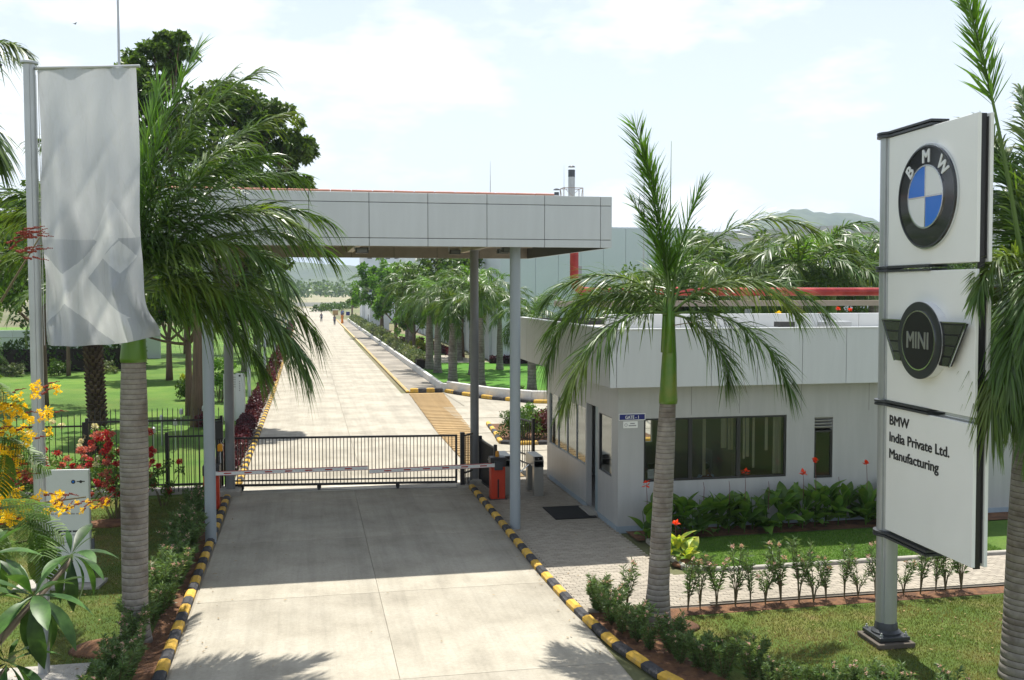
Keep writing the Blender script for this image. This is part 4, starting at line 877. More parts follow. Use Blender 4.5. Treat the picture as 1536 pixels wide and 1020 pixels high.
add_frond(pl_, PFN, az=SA+75, e0=86, e1=66, L=3.8, base=B, n=80, ll=.75, b=(38,18), plume=55, drop=.08, nude=.2)
lp2 = dup(pl_, (-9.3,26,.03), 2.4, 'palm at the far left edge behind the flagpole, only its leaf tips in view', 1.5, 'royal palms')
# right palm ----------------------------------------------------------------
pr2 = thing('royal_palm', 'royal palm cut by the right edge of the view, leaves hanging past the sign', 'palm tree', (11.06,13.6,.03), group='royal palms')
royal_trunk(pr2, 4.6, [(0,.36),(.06,.33),(.2,.31),(.5,.29),(.8,.25),(1,.19)], lean=(.01,0))
shaft(pr2, 4.6, 6.1, .19, .11, (.05,0), (.0,0)); B = (.05,0,5.95)
for a, e0, e1, L, kw in [
    
    (SA+208, 30, -89, 1.6, dict(p=.4, drop=.8, ll=.42)), (SA+250, 35, -86, 2.4, dict(p=.6, drop=.7)), (SA+275, 30, -86, 2.5, dict(p=.6, drop=.7)), (SA+216, 50, -89, 1.7, dict(p=.45, drop=.8, ll=.42)), (SA+228, 20, -89, 2.2, dict(p=.42, drop=.8, ll=.5)), (SA+232, 55, -88, 2.5, dict(p=.6, drop=.7, ll=.6)), (SA+240, 70, -80, 2.6, dict(p=.8, ll=.6)), (SA+90, 30, -60, 2.2, {}), (SA+260, 10, -89, 2.4, dict(p=.5, drop=.8)), (SA+290, 40, -85, 2.6, dict(p=.7)), (SA+92, 80, 30, 3.6, dict(p=1.2)), (SA+105, 82, 50, 3.3, dict(p=1.2)), (SA+60, 80, 20, 3.5, {}), (SA+98, 70, 8, 3.2, {}), (SA+80, 70, 0, 3.2, {}), (SA+50, 62, -30, 3.0, {}), (SA+20, 60, -40, 3.2, {}), (SA-20, 60, -50, 3.0, {}), (SA, 20, -70, 3.0, {}),
     (SA-60, 30, -70, 2.6, {}), (SA+310, 45, -80, 2.2, dict(p=.7)), (SA+70, 30, -60, 2.6, {}), (SA-100, 55, -75, 2.2, {}), (SA+222, 40, -89, 2.6, dict(p=.5, drop=.9)), (SA+245, 15, -89, 2.5, dict(p=.5, drop=.9)), (SA+285, 15, -89, 2.6, dict(p=.5, drop=.9)), (SA+75, 85, 50, 3.8, {}), (SA+110, 84, 40, 3.4, {}), (SA+85, 5, -85, 1.8, {}), (SA+218, 75, -70, 2.4, dict(p=1.0, ll=.55))]:
    kw = dict(dict(ll=.72), **kw); add_frond(pr2, az=a, e0=e0, e1=e1, L=L, base=B, n=130, **kw)
add_frond(pr2, PFN, az=SA+190, e0=80, e1=71, L=5.0, base=(-.12,-.1,5.7), n=90, ll=.70, b=(50,26), plume=70, drop=.08, r0=.075, nude=.66)
# palms further off: a few shared crowns -----------------------------------
def far_palm(seed, hh, r, grow=1.0, nf=15, label=''):
    t = thing('royal_palm', label, 'palm tree', (0,0,0)); P = [(0,r*1.55),(.06,r*1.3),(.2,r*1.1),(.45,r*1.12),(.8,r*.9),(1,r*.7)]
    royal_trunk(t, hh, P, step=.16, n=14); shaft(t, hh, hh+1.1, r*.72, r*.45); B = (0,0,hh+1.05); rr = random.Random(seed)
    for i in range(nf):
        e0 = rr.uniform(-5, 75); add_frond(t, PFN if e0 > 70 else PF, az=i*360/nf+rr.uniform(-12,12), e0=e0, e1=e0-rr.uniform(75,120), L=rr.uniform(2.6,3.3)*grow, base=B, n=44, ll=.75, lw=.055, segs=2, plume=28)
    return t
fpA = far_palm(1, 3.9, .26, 1.05, 20, 'third royal palm along the curved white wall, with a thick pale trunk'); fpA.location = (9.31,64.3,.05); fpA['group'] = 'royal palms on the bright lawn'
fpB = far_palm(2, 4.3, .24, 1.1, 20, 'royal palm on the bright lawn, standing between the two right canopy columns'); fpB.location = (10.75,62.0,.05); fpB['group'] = 'royal palms on the bright lawn'
fpC = far_palm(3, 3.6, .20, .95, 17, 'short royal palm in the planting behind the red pipe, left of the middle palm'); fpC.location = (18.3,57,.0); fpC['group'] = 'palms behind the red pipe'
G1 = 'royal palms on the bright lawn'; G2 = 'palms behind the red pipe'; G3 = 'palms along the left of the far road'; G4 = 'palms along the right of the far road'
for src, x, y, s, rz, lab, g_ in [
    (fpA, 9.15,75.4,1.05,1, 'royal palm on the bright lawn, left one of two close-set pale trunks', G1), (fpB, 9.34,72.1,.98,2, 'royal palm on the bright lawn, right one of two close-set pale trunks', G1),
    (fpA, 13.16,58.0,.92,3, 'royal palm on the bright lawn, its trunk right of the front column beside the gatehouse', G1), (fpB, 11.6,70,1.1,4, 'tall royal palm behind the rear right column, near the white building', G1),
    (fpA, 12.6,84,1.15,5, 'royal palm at the corner path in front of the white building', G1), (fpB, 14.3,74,.9,1.3,'royal palm close to the front corner of the white building', G1),
    (fpB, 9.9,150,1.2,0,'distant royal palm beside the far road against the pale tower', G4), (fpA, 10.4,100,1.25,.6,'royal palm behind the leafy green tree right of the far road', G4), (fpB, 11.2,112,1.3,1.6,'far tall royal palm whose crown stands above the other ones right of the road', G4),
    (fpC, 24.6,47,1.5,1,'palm with arching grey-green leaves behind the red pipe, right of the middle palm', G2), (fpC, 28.2,52,1.65,2,'tallest palm behind the red pipe, its leaf before the long roof', G2), (fpC, 26.5,47,1.35,3.2,'dense low palm behind the red pipe near the sign pylon', G2), (fpC, 32.5,53,1.6,4,'palm behind the red pipe just left of the sign pylon', G2), (fpC, 21.5,49,1.3,5,'palm behind the red pipe directly behind the middle palm crown', G2),
    (fpA, -4.6,62,1.0,2,'nearest palm of the row left of the far road', G3), (fpB, -4.4,76,1.05,3,'second palm of the row left of the far road', G3), (fpA, -4.3,92,1.1,4,'third palm of the row left of the far road', G3), (fpB, -4.2,112,1.1,5,'fourth palm of the row left of the far road', G3), (fpA, -4.1,135,1.1,1,'most distant palm of the row left of the far road', G3)]:
    dup(src, (x,y,.05), rz, lab, s, g_)
# date palm by the fence ----------------------------------------------------
dp = thing('date_palm', 'date palm with dark scaly trunk beyond the left fence, seen below the flag', 'palm tree', (-7.05,36.6,.03))
DPT = mat('date_trunk', (.055,.038,.026), .95, var=.3, vs=8)
b = MB().tube([(0,0,0),(-.1,0,2),(-.15,0,4.4),(-.12,0,6.2)], [.34,.27,.25,.27], 12); b.build('trunk', DPT, dp, smooth='all')
scl = MB()
for i in range(46):
    z = .15+i*.13
    for k in range(9):
        a = k*.698+(i%2)*.35+rnd.uniform(-.1,.1); r = .27 if z > .8 else .33; X = -.15*min(1,z/4); c = Vector((X+r*math.cos(a), r*math.sin(a), z)); d = Vector((math.cos(a)*.6,math.sin(a)*.6,.8)).normalized(); scl.bar(c-d*.05, c+d*.11, .11, .045, up=(math.cos(a),math.sin(a),0))
tag(scl.build('leaf_bases', mat('date_scales', (.085,.06,.042), .95, isl=.4), dp), kind='stuff')
for i in range(26):
    e0 = rnd.uniform(0,80); add_frond(dp, az=i*137.5, e0=e0, e1=e0-rnd.uniform(60,100), L=rnd.uniform(2.8,3.4), base=(-.12,0,6.1), n=50, ll=.42, lw=.04, plume=14, drop=.1, b=(50,25), segs=2)
# ------------------------------------------------------------------ broadleaf trees
def leafm(name, c, c2=None, isl=.4, tr=.3, rough=.45): return mat(name, c, rough, isl=isl, transl=tr, spec=.35, c2=c2, c2s=.6, c2r=(.45,.6))
LF1 = leafm('leaf_dark', (.062,.118,.020), (.10,.16,.03)); LF2 = leafm('leaf_mid', (.050,.105,.018), (.09,.16,.025)); LF3 = leafm('leaf_bright', (.085,.20,.018), (.12,.25,.03)); LF4 = leafm('leaf_greygreen', (.085,.125,.05), (.15,.18,.08)); LF5 = leafm('leaf_lime', (.26,.30,.02)); LFR = leafm('leaf_wine', (.095,.014,.022), (.05,.010,.014), tr=.2); LFO = leafm('oleander_leaf', (.085,.155,.05), (.14,.20,.075), isl=.35)
def tree(name, lab, base, fork, lobes, m, r0=.25, nsub=14, nleaf=55, L=.22, W=.09, cat_='tree', group=None, sub=.36, bark=None, up=.1, bend=(0,0)):
    t = thing(name, lab, cat_, base, group=group); bark = bark or BARK
    pts = [(0,0,-.05),(bend[0]*.4,bend[1]*.4,fork*.35),(bend[0]*.8,bend[1]*.8,fork*.7),(bend[0],bend[1],fork)]
    MB().tube(pts, [r0*1.25,r0,r0*.88,r0*.75], 12).build('trunk', bark, t, smooth='all'); cs = []; rs = []
    for (x,y,z,r) in lobes:
        P0 = Vector(pts[-1]); c = Vector((x,y,z)); lb = MB(); a = arc(P0+Vector((0,0,-.15)), c, -.06*(c-P0).length, 5); lb.tube(a, list(np.linspace(r0*.5, r0*.16, 6)), 7)
        for k in range(nsub):
            d = Vector((rnd.gauss(0,1), rnd.gauss(0,1), rnd.gauss(.15,.8))).normalized(); q = c+Vector((d.x*r,d.y*r,d.z*r*.9))*rnd.uniform(.4,1.22); cs.append(tuple(q)); rs.append(r*sub*rnd.uniform(.5,1.1))
            if k % 2 == 0: lb.tube(arc(c-(c-P0)*.25*rnd.random(), q, .1, 3), [r0*.15,r0*.11,r0*.07,r0*.03], 5)
        lb.build('limb', bark, t, smooth='all')
    V, F = cloud(cs, rs, nleaf, L, W, up=up); nobj('crown', V, F, m, t); return t
tree('tall_tree', 'tallest leafy tree, rising behind the left palm above the canopy', (-4.7,46.4,.03), 5.2, [(-1.6,0,15.6,1.3),(-.9,0,13.4,1.9),(.6,0,12.2,2.1),(-2.4,.5,12.2,1.6),(2.6,.2,11.6,1.9),(4.3,.2,12.3,.9),(3.2,0,13.6,1.1),(2.0,0,13.8,1.4),(-1.0,0,16.6,.9),(-2.6,0,14.4,1.1),(3.9,-.2,10.2,1.1),(3.0,0,9.2,1.4),(1.0,.5,14.4,1.3),(1.2,-.5,9.4,2.2),(-1.6,.2,9.6,2.3),(2.6,.4,7.4,1.3),(-2.8,1,7.6,1.7),(-.4,-.6,6.9,1.7)], LF1, .36, 26, 120, .25, .12, bend=(.1,0))
tree('lawn_tree', 'slim dark tree left of the front left column with leaves hanging low over the lawn', (-5.6,50.5,.03), 3.6, [(-1.4,0,5.2,1.5),(.8,0,5.6,1.6),(-2.9,0,4.3,1.0),(.2,.5,7.2,1.8),(2.2,0,6.2,1.4)], LF1, .17, 18, 110, .26, .12)
GT = 'dark trees behind the left lawn'
for (x,y,s,m,lab) in [(-9,70,1.,LF1,'dark bushy tree behind the left lawn, right of the flag'),(-14,84,1.2,LF2,'leafy tree behind the left lawn below the flag'),(-19.5,82,1.25,LF1,'dark leafy tree beside the flagpole at the back of the lawn'),(-26,80,1.35,LF2,'leafy tree at the far left edge behind the lawn'),(-6.5,88,1.1,LF1,'dark tree between the two left columns behind the white boards'),(-11,98,1.35,LF1,'tree deep in the garden behind the left lawn')]:
    tree('garden_tree', lab, (x,y,.03), 2.8*s, [(0,0,6.2*s,2.6*s),(-2.2*s,.4,4.9*s,1.9*s),(2.2*s,-.3,5.0*s,1.9*s),(.6*s,.5,8.4*s,1.7*s),(-1.4*s,0,7.6*s,1.5*s)], m, .20*s, 22, 90, .38, .19, group=GT)
for (x,y,s,m,lab) in [(-15.5,47,1.25,LF2,'leafy tree at the left edge beyond the fence, behind the flagpole'),(-13.5,56,1.2,LF1,'dense dark tree beyond the fence hidden behind the flag')]:
    tree('garden_tree', lab, (x,y,.03), 3.4*s, [(0,0,6.6*s,2.4*s),(-2.*s,.4,5.4*s,1.9*s),(2.*s,-.3,5.6*s,1.7*s),(.4*s,.5,8.6*s,1.6*s)], m, .18*s, 20, 100, .30, .14, group='leafy trees beyond the left fence')
for (x,y,s,m,lab) in [(-16.4,75,.9,LF1,'thin trunked young tree at the back of the left lawn, nearer the flag'),(-18,88,.9,LF1,'second thin trunked young tree at the back of the left lawn')]:
    tree('young_tree', lab, (x,y,.03), 3.0*s, [(0,0,4.4*s,1.5*s),(.7,0,5.4*s,1.1*s)], m, .13, 12, 60, .3, .14)
tree('green_tree', 'bright green leafy tree right of the far road, before the pale tower', (9.2,124.7,.05), 3.0, [(0,0,6.6,2.4),(-2.0,0,5.2,1.7),(2.4,0,5.4,2.0),(.6,0,8.6,1.6),(-1.2,0,8,1.3)], LF3, .26, 15, 60, .42, .22)
tree('green_tree', 'broad bright green tree right of the far road, behind the palm crowns', (9.6,109.7,.05), 2.4, [(0,0,5.2,2.0),(-1.6,0,4.2,1.3),(1.8,0,4.4,1.6),(.5,0,7.2,1.8),(2.6,0,6.6,1.6)], LF3, .2, 15, 60, .38, .2)
tree('green_tree', 'small bright green tree with a low dark trunk on the lawn before the red court', (9.91,93.8,.05), 1.9, [(0,0,3.7,1.4),(1.0,0,3.2,1.0),(-.9,0,3.0,.9)], LF3, .17, 14, 60, .3, .16)
tree('dark_tree', 'dark green tree filling the gap behind the palms on the bright lawn', (12.4,96,.05), 2.4, [(0,0,6.0,2.3),(-2,0,7.4,1.9),(2.0,0,7.8,2.0),(0,0,9,1.5)], LF1, .22, 15, 60, .38, .18)
tree('dark_tree', 'dark tree beside the white building wall behind the rear right column', (13.6,88,.05), 2.2, [(0,0,4.0,1.7),(-1.4,0,6.8,1.9),(.3,0,8.2,1.5)], LF2, .2, 15, 60, .36, .18)
for k, (x, y, s, m, lab) in enumerate([(19.5,52,1.15,LF2,'bushy green shrub mass behind the red pipe, left of the middle palm trunk'),(22,54,1.5,LF2,'bright green bushy tree behind the middle palm crown'),(25.5,56,1.5,LF1,'green bushy tree behind the red pipe, right of the middle palm'),(29.5,58,1.25,LF3,'light green bushy tree behind the red pipe before the long roof'),(33.5,58,1.3,LF2,'green bushy tree behind the red pipe, left of the sign pylon'),(38,60,1.4,LF1,'dark bushy tree behind the sign pylon'),(44,60,1.5,LF2,'bushy tree behind the sign panels at the right')]):
    tree('bushy_tree', lab, (x,y,0), 1.2, [(0,0,2.9*s,2.0*s),(-2.1*s,0,2.8*s,1.5*s),(2.1*s,-.2,2.9*s,1.5*s),(.7*s,0,5.2*s,1.4*s),(-1.2*s,0,4.8*s,1.2*s)], m, .14, 20, 90, .28, .14, group='bushy planting behind the red pipe')
def hedge(name, lab, pts, wd, h, m, dens=900, L=.07, W=.045, cat_='hedge', group=None, wob=.12):
    t = thing(name, lab, cat_, (*pts[0],0.02), group=group); P = [np.array(p, float) for p in pts]; Vs = []
    for a, b_ in zip(P, P[1:]):
        ln = np.linalg.norm(b_-a); n = int(ln*dens); s = rng.random(n); u = rng.random(n)*2-1; v = rng.random(n)**.6; nn = np.array([-(b_-a)[1], (b_-a)[0]])/ln
        hm_ = h*(1+wob*np.sin(s*ln*1.7+a[1])+wob*.6*np.sin(s*ln*4.1)); edge = np.sqrt(np.clip(1-(v**3)*.6, 0, 1))
        xy = a[None]+(b_-a)[None]*s[:, None]+nn[None]*(u*wd/2*edge*(1+wob*np.sin(s*ln*3.3)))[:, None]; Q = np.concatenate([xy-P[0][None], (v*hm_)[:, None]], 1)
        D = unit(rng.normal(size=Q.shape)+np.array([0,0,.5])); Vs.append(leaves(Q, D, L*(.7+.6*rng.random(n)), W*np.ones(n), .1))
    V, F = cat(Vs); nobj('foliage', V, F, m, t)
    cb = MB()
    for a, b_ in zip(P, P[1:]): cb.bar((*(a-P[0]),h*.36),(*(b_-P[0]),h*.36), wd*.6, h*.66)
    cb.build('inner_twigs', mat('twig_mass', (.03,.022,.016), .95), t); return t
hedge('red_hedge', 'long low wine-red hedge along the left kerb of the far road', [(-2.62,34),(-2.5,60)], .75, .62, LFR, 620, .11, .07)
hedge('red_hedge', 'far stretch of wine-red hedge narrowing along the left kerb', [(-2.45,60.5),(-2.3,170)], .7, .7, LFR, 130, .25, .16)
hedge('red_hedge', 'short wine-red hedge along the foot of the white building', [(14.7,80.3),(22,80.3)], .8, .6, LFR, 200, .18, .12)
hedge('red_hedge', 'wine-red hedge along the path beside the white building wall', [(13.0,86),(12.6,104)], .7, .6, LFR, 150, .2, .13)
hedge('red_hedge', 'wine-red hedge at the back of the red court', [(8.6,112),(13,113)], .9, .6, LFR, 120, .22, .14)
hedge('clipped_hedge', 'grey-green clipped hedge inside the white wall of the far road', [(8.6,76),(8.5,100)], 1.1, 1.05, LF4, 220, .2, .09, wob=.2)
hedge('clipped_hedge', 'far end of the grey-green hedge inside the white wall', [(8.5,101),(8.3,185)], 1.1, 1.2, LF4, 90, .32, .15, wob=.2)
hedge('low_hedge', 'green low hedge along the back of the left lawn', [(-34,78),(-12,80)], 1.6, 2.4, LF2, 300, .3, .16, wob=.2)
def bush(name, lab, loc, r, h, m, n=26, nl=55, L=.09, W=.05, group=None, cat_='shrub'):
    t = thing(name, lab, cat_, loc, group=group); b = MB(); cs = []; rs = []
    for k in range(n):
        a = rnd.uniform(0,6.28); q = r*rnd.random()**.5; z = h*rnd.uniform(.25,.88)*(1-.25*(q/r)**2); cs.append((q*math.cos(a),q*math.sin(a),z)); rs.append(max(.08, r*rnd.uniform(.22,.34)))
        if k % 2 == 0: b.tube([(q*.2*math.cos(a),q*.2*math.sin(a),0),(q*.5*math.cos(a),q*.5*math.sin(a),z*.5),(q*math.cos(a),q*math.sin(a),z)], [.016,.012,.006], 5)
    b.build('stems', STEM, t); V, F = cloud(cs, rs, nl, L, W); nobj('foliage', V, F, m, t); return t
bush('topiary_shrub', 'small dark shrub with lime-yellow top on the left lawn', (-6.35,57.6,.03), .75, 1.35, LF1, 30, 70, .12, .08)
tp = bpy.data.objects['topiary_shrub']; V, F = cloud([(rnd.uniform(-.45,.45),rnd.uniform(-.45,.3),1.3) for _ in range(14)], [.2]*14, 60, .1, .07); nobj('young_foliage', V, F, LF5, tp)
bush('shrub', 'bright green upright shrub beside the slim lawn tree', (-4.6,56,.03), .8, 3.1, LF3, 34, 70, .14, .08)
bush('shrub', 'round bright green shrub on the kerbed island behind the front right column', (8.6,39.4,.1), .95, 1.35, LF2, 44, 90, .09, .055)
bush('croton_shrub', 'dark red croton shrub on the kerbed island beside the gatehouse', (9.9,39.5,.1), 1.0, 1.35, LFR, 44, 80, .13, .06)
bush('shrub', 'yellow-green shrub behind the croton on the kerbed island', (9.3,41.8,.1), .8, 1.2, LF3, 30, 70, .1, .06)
bush('croton_shrub', 'small wine-red shrub beside the white boards beyond the gate', (-4.35,45.5,.03), .4, .9, LFR, 20, 50, .11, .06)
bush('shrub', 'yellow-lime rounded shrub by the red court on the right lawn', (10.6,98,.05), 1.3, 1.1, LF5, 30, 60, .2, .1)
bush('shrub', 'small dark shrub on the bright lawn beside the front right column', (11.6,54.8,.05), .35, .9, LF1, 14, 40, .12, .06)
for i in range(5): bush('shrub', 'rounded garden shrub at the foot of the trees behind the left lawn', (-26+i*2.9,74+i*.6,.03), .9, 1.0+.2*(i%2), LF2 if i % 2 else LF4, 20, 50, .18, .1, group='rounded shrubs behind the left lawn')
isl_ = sheet('island_bed', [(8.1,44),(7.65,38.8),(7.9,38.35),(14,38.35),(14,44)], .10, SOILM)
# ------------------------------------------------------------------ oleanders
FLP = mat('flower_pink', (.62,.40,.38), .6, isl=.2, transl=.3)
def oleander(seed, h=.95, spread=.22, stems=6, flowers=True, bare=.35, nl=44, LL=.13, LW=.024):
    rr = random.Random(seed); t = thing('oleander', '', 'shrub', (0,0,0)); b = MB(); P = []; D = []; fl_ = []
    for k in range(stems):
        a = rr.uniform(0,6.28); q = spread*rr.uniform(.5,1.2); hh = h*rr.uniform(.75,1.08); p = [(0,0,0),(q*.15*math.cos(a),q*.15*math.sin(a),hh*bare),(q*.7*math.cos(a),q*.7*math.sin(a),hh*.75),(q*math.cos(a),q*math.sin(a),hh)]
        b.tube(p, [.012,.009,.006,.003], 5)
        for j in range(nl):
            s = bare+(1-bare)*(j+rr.random())/nl; i = 1+min(1, int((s-bare)/(1-bare)*2)); u = ((s-bare)/(1-bare)*2)%1; c = Vector(p[i]).lerp(Vector(p[i+1]), u); P.append(tuple(c)); aa = rr.uniform(0,6.28); D.append((math.cos(aa)*.8+.3*math.cos(a),math.sin(aa)*.8+.3*math.sin(a),rr.uniform(.1,1.1)))
        if flowers and k % 2 == 0: fl_.append(p[-1])
    b.build('stems', STEM, t); P = np.array(P); D = unit(np.array(D)); V, F = leaves(P, D, LL*(.75+.5*rng.random(len(P))), LW*np.ones(len(P)), .12); nobj('foliage', V, F, LFO, t)
    if fl_:
        V, F = cloud(fl_, [.045]*len(fl_), 22, .03, .028, shell=.3); nobj('blossom', V, F, FLP, t)
    return t
OL = [oleander(11, .95), oleander(12, .85, .26, 7), oleander(13, 1.05, .2, 5, False), oleander(14, .9, .36, 18, True, .10, 60, .145, .030), oleander(15, .85, .40, 20, False, .06, 62, .145, .030)]
used = set()
def place_ol(k, x, y, s, lab, g_):
    if k not in used: used.add(k); o = OL[k]; o.location = (x,y,.03); o.scale = (s,)*3; o['label'] = lab; o['group'] = g_; o.rotation_euler = (0,0,rnd.uniform(0,6)); return
    dup(OL[k], (x,y,.03), rnd.uniform(0,6), lab, s*1., g_)
KCACHE.clear()
for i in range(19): place_ol((0,2,1)[i % 3], 7.05+i*.335+rnd.uniform(-.05,.05), 17.80+rnd.uniform(-.06,.06)+i*.004, rnd.uniform(.80,1.22), ORD[i]+' slender oleander from the left in the even row along the path', 'oleanders in a row along the path')
for i in range(26):
    s_ = i/25; x = 5.5+.0*s_; pts_ = [(5.45,18.2),(5.55,17.0),(5.75,15.9),(6.2,14.9),(6.9,13.9),(7.8,13.1),(9.0,12.4)]; f = s_*5.99; k = int(f); a, b_ = pts_[k], pts_[k+1]
    place_ol(3 if i % 2 else 4, a[0]+(b_[0]-a[0])*(f-k)+rnd.uniform(-.16,.2), a[1]+(b_[1]-a[1])*(f-k)+rnd.uniform(-.1,.1), rnd.uniform(.48,.74), 'bushy oleander in the bed inside the curved right kerb', 'oleanders inside the right kerb')
place_ol(0, 5.95, 18.0, .95, 'pale blossoming oleander left of the middle palm trunk', 'oleanders inside the right kerb')
for i in range(34):
    s_ = i/33; place_ol(3 if i % 3 else 4, -2.82-.10*math.sin(s_*9)+rnd.uniform(-.18,.12), 14.2+s_*14.4, rnd.uniform(.65,.95)*(1.08 if .35 < s_ < .7 else .9), 'bushy flowering oleander in the hedge along the left kerb', 'oleanders along the left kerb')
# ------------------------------------------------------------------ cannas
CL = mat('canna_leaf', (.075,.165,.028), .42, transl=.38, obr=.3, spec=.4, c2=(.12,.21,.035), c2s=4); CLY = mat('canna_leaf_yellow', (.46,.50,.06), .42, transl=.35, obr=.25, c2=(.16,.27,.04), c2s=6); CRED = mat('canna_red', (.75,.06,.015), .5, transl=.3); CFL = mat('canna_stalk', (.13,.05,.05), .6)
def broad_leaf(name, L, W, m, bend=.5, fold=.25, n=6, tipw=.5):
    """leaf along +x, arching down; obovate when tipw is high"""
    vs = []; 
    for i in range(n+1):
        u = i/n; w_ = W/2*(math.sin(math.pi*min(1, u**(.75 if tipw < .6 else 1.5)))**.8 if 0 < u < 1 else .04); x = L*u*(1-.15*bend*u); z = -bend*L*u*u*.6
        vs += [(x,-w_,z+fold*w_),(x,0,z),(x,w_,z+fold*w_)]
    fs = [(i*3+k,i*3+k+1,i*3+k+4,i*3+k+3) for i in range(n) for k in range(2)]
    return MB().add(vs, fs).mesh(name, m, smooth=True)
CLM = [broad_leaf('leaf', .54, .25, CL, b_, .35) for b_ in (.25,.55,.9)]; CLYM = [broad_leaf('leaf', .46, .20, CLY, b_, .35) for b_ in (.3,.8)]
def put_leaf(me, par, loc, az, el, s=1., roll=0.):
    o = bpy.data.objects.new('leaf', me); col.objects.link(o); o.parent = par; o.location = loc
    o.rotation_euler = (Matrix.Rotation(az, 3, 'Z') @ Matrix.Rotation(-el, 3, 'Y') @ Matrix.Rotation(roll, 3, 'X')).to_euler(); o.scale = (s,s,s); return o
FLW = []
def canna_flower(h):
    b = MB()
    for k in range(9):
        a = rnd.uniform(0,6.28); e = rnd.uniform(-.3,1.2); c = Vector((0,0,h-rnd.uniform(0,.12))); d = Vector((math.cos(a)*math.cos(e),math.sin(a)*math.cos(e),math.sin(e)))*.14; s_ = d.cross(Vector((0,0,1)))
        if s_.length < .01: s_ = Vector((1,0,0))
        s_ = s_.normalized()*.05; b.add([c, c+d*.5+s_, c+d, c+d*.5-s_], [(0,1,2,3)])
    return b
def canna(x, y, h, lab, flower=0, yellow=False, n=10, g_='cannas along the gatehouse wall'):
    t = thing('canna_plant', lab, 'canna', (x,y,.05), group=g_); ms = CLYM if yellow else CLM
    st = MB()
    for k in range(3):
        a = rnd.uniform(0,6.28); st.tube([(0,0,0),(.05*math.cos(a),.05*math.sin(a),h*.4),(.1*math.cos(a),.1*math.sin(a),h*.75)], [.014,.012,.008], 5)
    st.build('stalk', CL, t)
    for k in range(n):
        a = rnd.uniform(0,6.28); z = h*rnd.uniform(.05,.62); e = R(rnd.uniform(45,82)) if z > h*.3 else R(rnd.uniform(15,60)); put_leaf(rnd.choice(ms), t, (.10*math.cos(a),.10*math.sin(a),z), a, e, rnd.uniform(.75,1.15), rnd.uniform(-.5,.5))
    if flower:
        hh = h+flower; MB().tube([(0,0,h*.5),(.02,0,h),(.0,.01,hh)], [.011,.008,.006], 5).build('flower_stalk', CFL, t)
        if flower > .18: canna_flower(hh+.04).build('flower', CRED, t)
    return t
FLS = {1:.3, 4:.15, 6:.17, 7:.34, 9:.17, 12:.30, 13:.55, 15:.17, 17:.50, 20:.45}
for i in range(23):
    x = 8.35+i*.34+rnd.uniform(-.06,.06); canna(x, 23.15+rnd.uniform(-.16,.2)+.015*i, rnd.uniform(1.05,1.3), (ORD[sum(FLS.get(k,0) > .18 for k in range(i))]+' orange-red flowering canna from the left under the gatehouse windows') if FLS.get(i,0) > .18 else ORD[sum(FLS.get(k,0) <= .18 for k in range(i))]+' flowerless green canna from the left under the gatehouse windows', FLS.get(i,0), n=18, g_='flowering cannas along the gatehouse wall' if FLS.get(i,0) > .18 else 'green cannas along the gatehouse wall')
canna(8.05, 22.9, 1.0, 'orange-flowered canna at the gatehouse corner, left of the middle palm trunk', .42, g_='cannas at the corner of the gatehouse'); 
canna(8.12, 21.15, .62, 'tall yellow-green canna at the foot of the middle palm, corner of grass strip', .22, True, 16, g_='cannas at the corner of the gatehouse')
canna(8.35, 20.9, .5, 'small yellow-green canna at the near corner of the grass strip', 0, True, 10, g_='cannas at the corner of the gatehouse')
# mounds of red soil round the palms
for (x,y,r,lab,g_) in [(-3.35,17.9,.62,'round mound of red soil at the foot of the left palm',0),(6.45,16.95,.5,'mound of red soil at the foot of the middle palm',0),(8.4,20.75,.45,'patch of bare soil under the yellow-green canna',0),(-5.1,27.5,.6,'bare red soil under the red flowering bush',0)]:
    b = MB().lathe([(r,0),(r*.85,.05),(r*.5,.085),(r*.1,.09)], 24, (0,0,0)); o = b.build('soil_mound', SOILM, None, loc=(x,y,.03 if x < 8 else .05), smooth='all'); tag(o, lab, 'soil mound'); o.scale = (1.1,.8,1)
# ------------------------------------------------------------------ red and cream flowering bushes by the fence
FR_ = mat('bract_red', (.42,.030,.035), .6, isl=.35, transl=.3); FPK = mat('bract_pink', (.50,.14,.12), .6, isl=.25, transl=.3); FCR = mat('bloom_cream', (.72,.66,.50), .6, isl=.15, transl=.3); FY = mat('bloom_yellow', (.85,.60,.015), .5, isl=.2, transl=.35)
def flower_bush(lab, loc, r, h, m, fm, nf, nb=34, name='flowering_bush', group=None):
    t = bush(name, lab, loc, r, h, m, nb, 60, .085, .045, group); cs = [(r*rnd.uniform(-1.05,1.05), rnd.uniform(-1,-.2)*r*.9, h*rnd.uniform(.22,1.05)) for _ in range(nf)]
    for i, c in enumerate(cs):
        V, F = cloud([(0,0,0)], [rnd.uniform(.07,.13)], 80, .055, .048, shell=.3); o = nobj('blossom', V, F, fm[i % len(fm)], t); o.location = c
    return t
flower_bush('tall red flowering bush directly left of the big palm trunk, before the fence', (-5.0,28.0,.05), .95, 2.35, LF1, [FR_,FR_,FPK], 70)
flower_bush('lower red flowering bush behind the flagpole, left of the tall one', (-6.7,28.6,.05), .9, 1.9, LF1, [FR_,FPK], 46)
flower_bush('sparse bush with red blossom showing right of the big palm trunk', (-4.0,29.4,.05), .5, 1.5, LF1, [FR_], 7, 12)
flower_bush('bush with red blossom at the far left behind the yellow flowers', (-8.4,28.0,.05), .9, 1.8, LF1, [FR_,FPK], 30)
flower_bush('cream flowering climber on the fence beside the date palm trunk', (-6.2,31.9,.05), .8, 2.3, LF3, [FCR,FCR], 16, 20)
flower_bush('cream flowering climber on the fence behind the flagpole', (-7.9,31.9,.05), .9, 2.4, LF3, [FCR,FCR,FY], 14, 20)
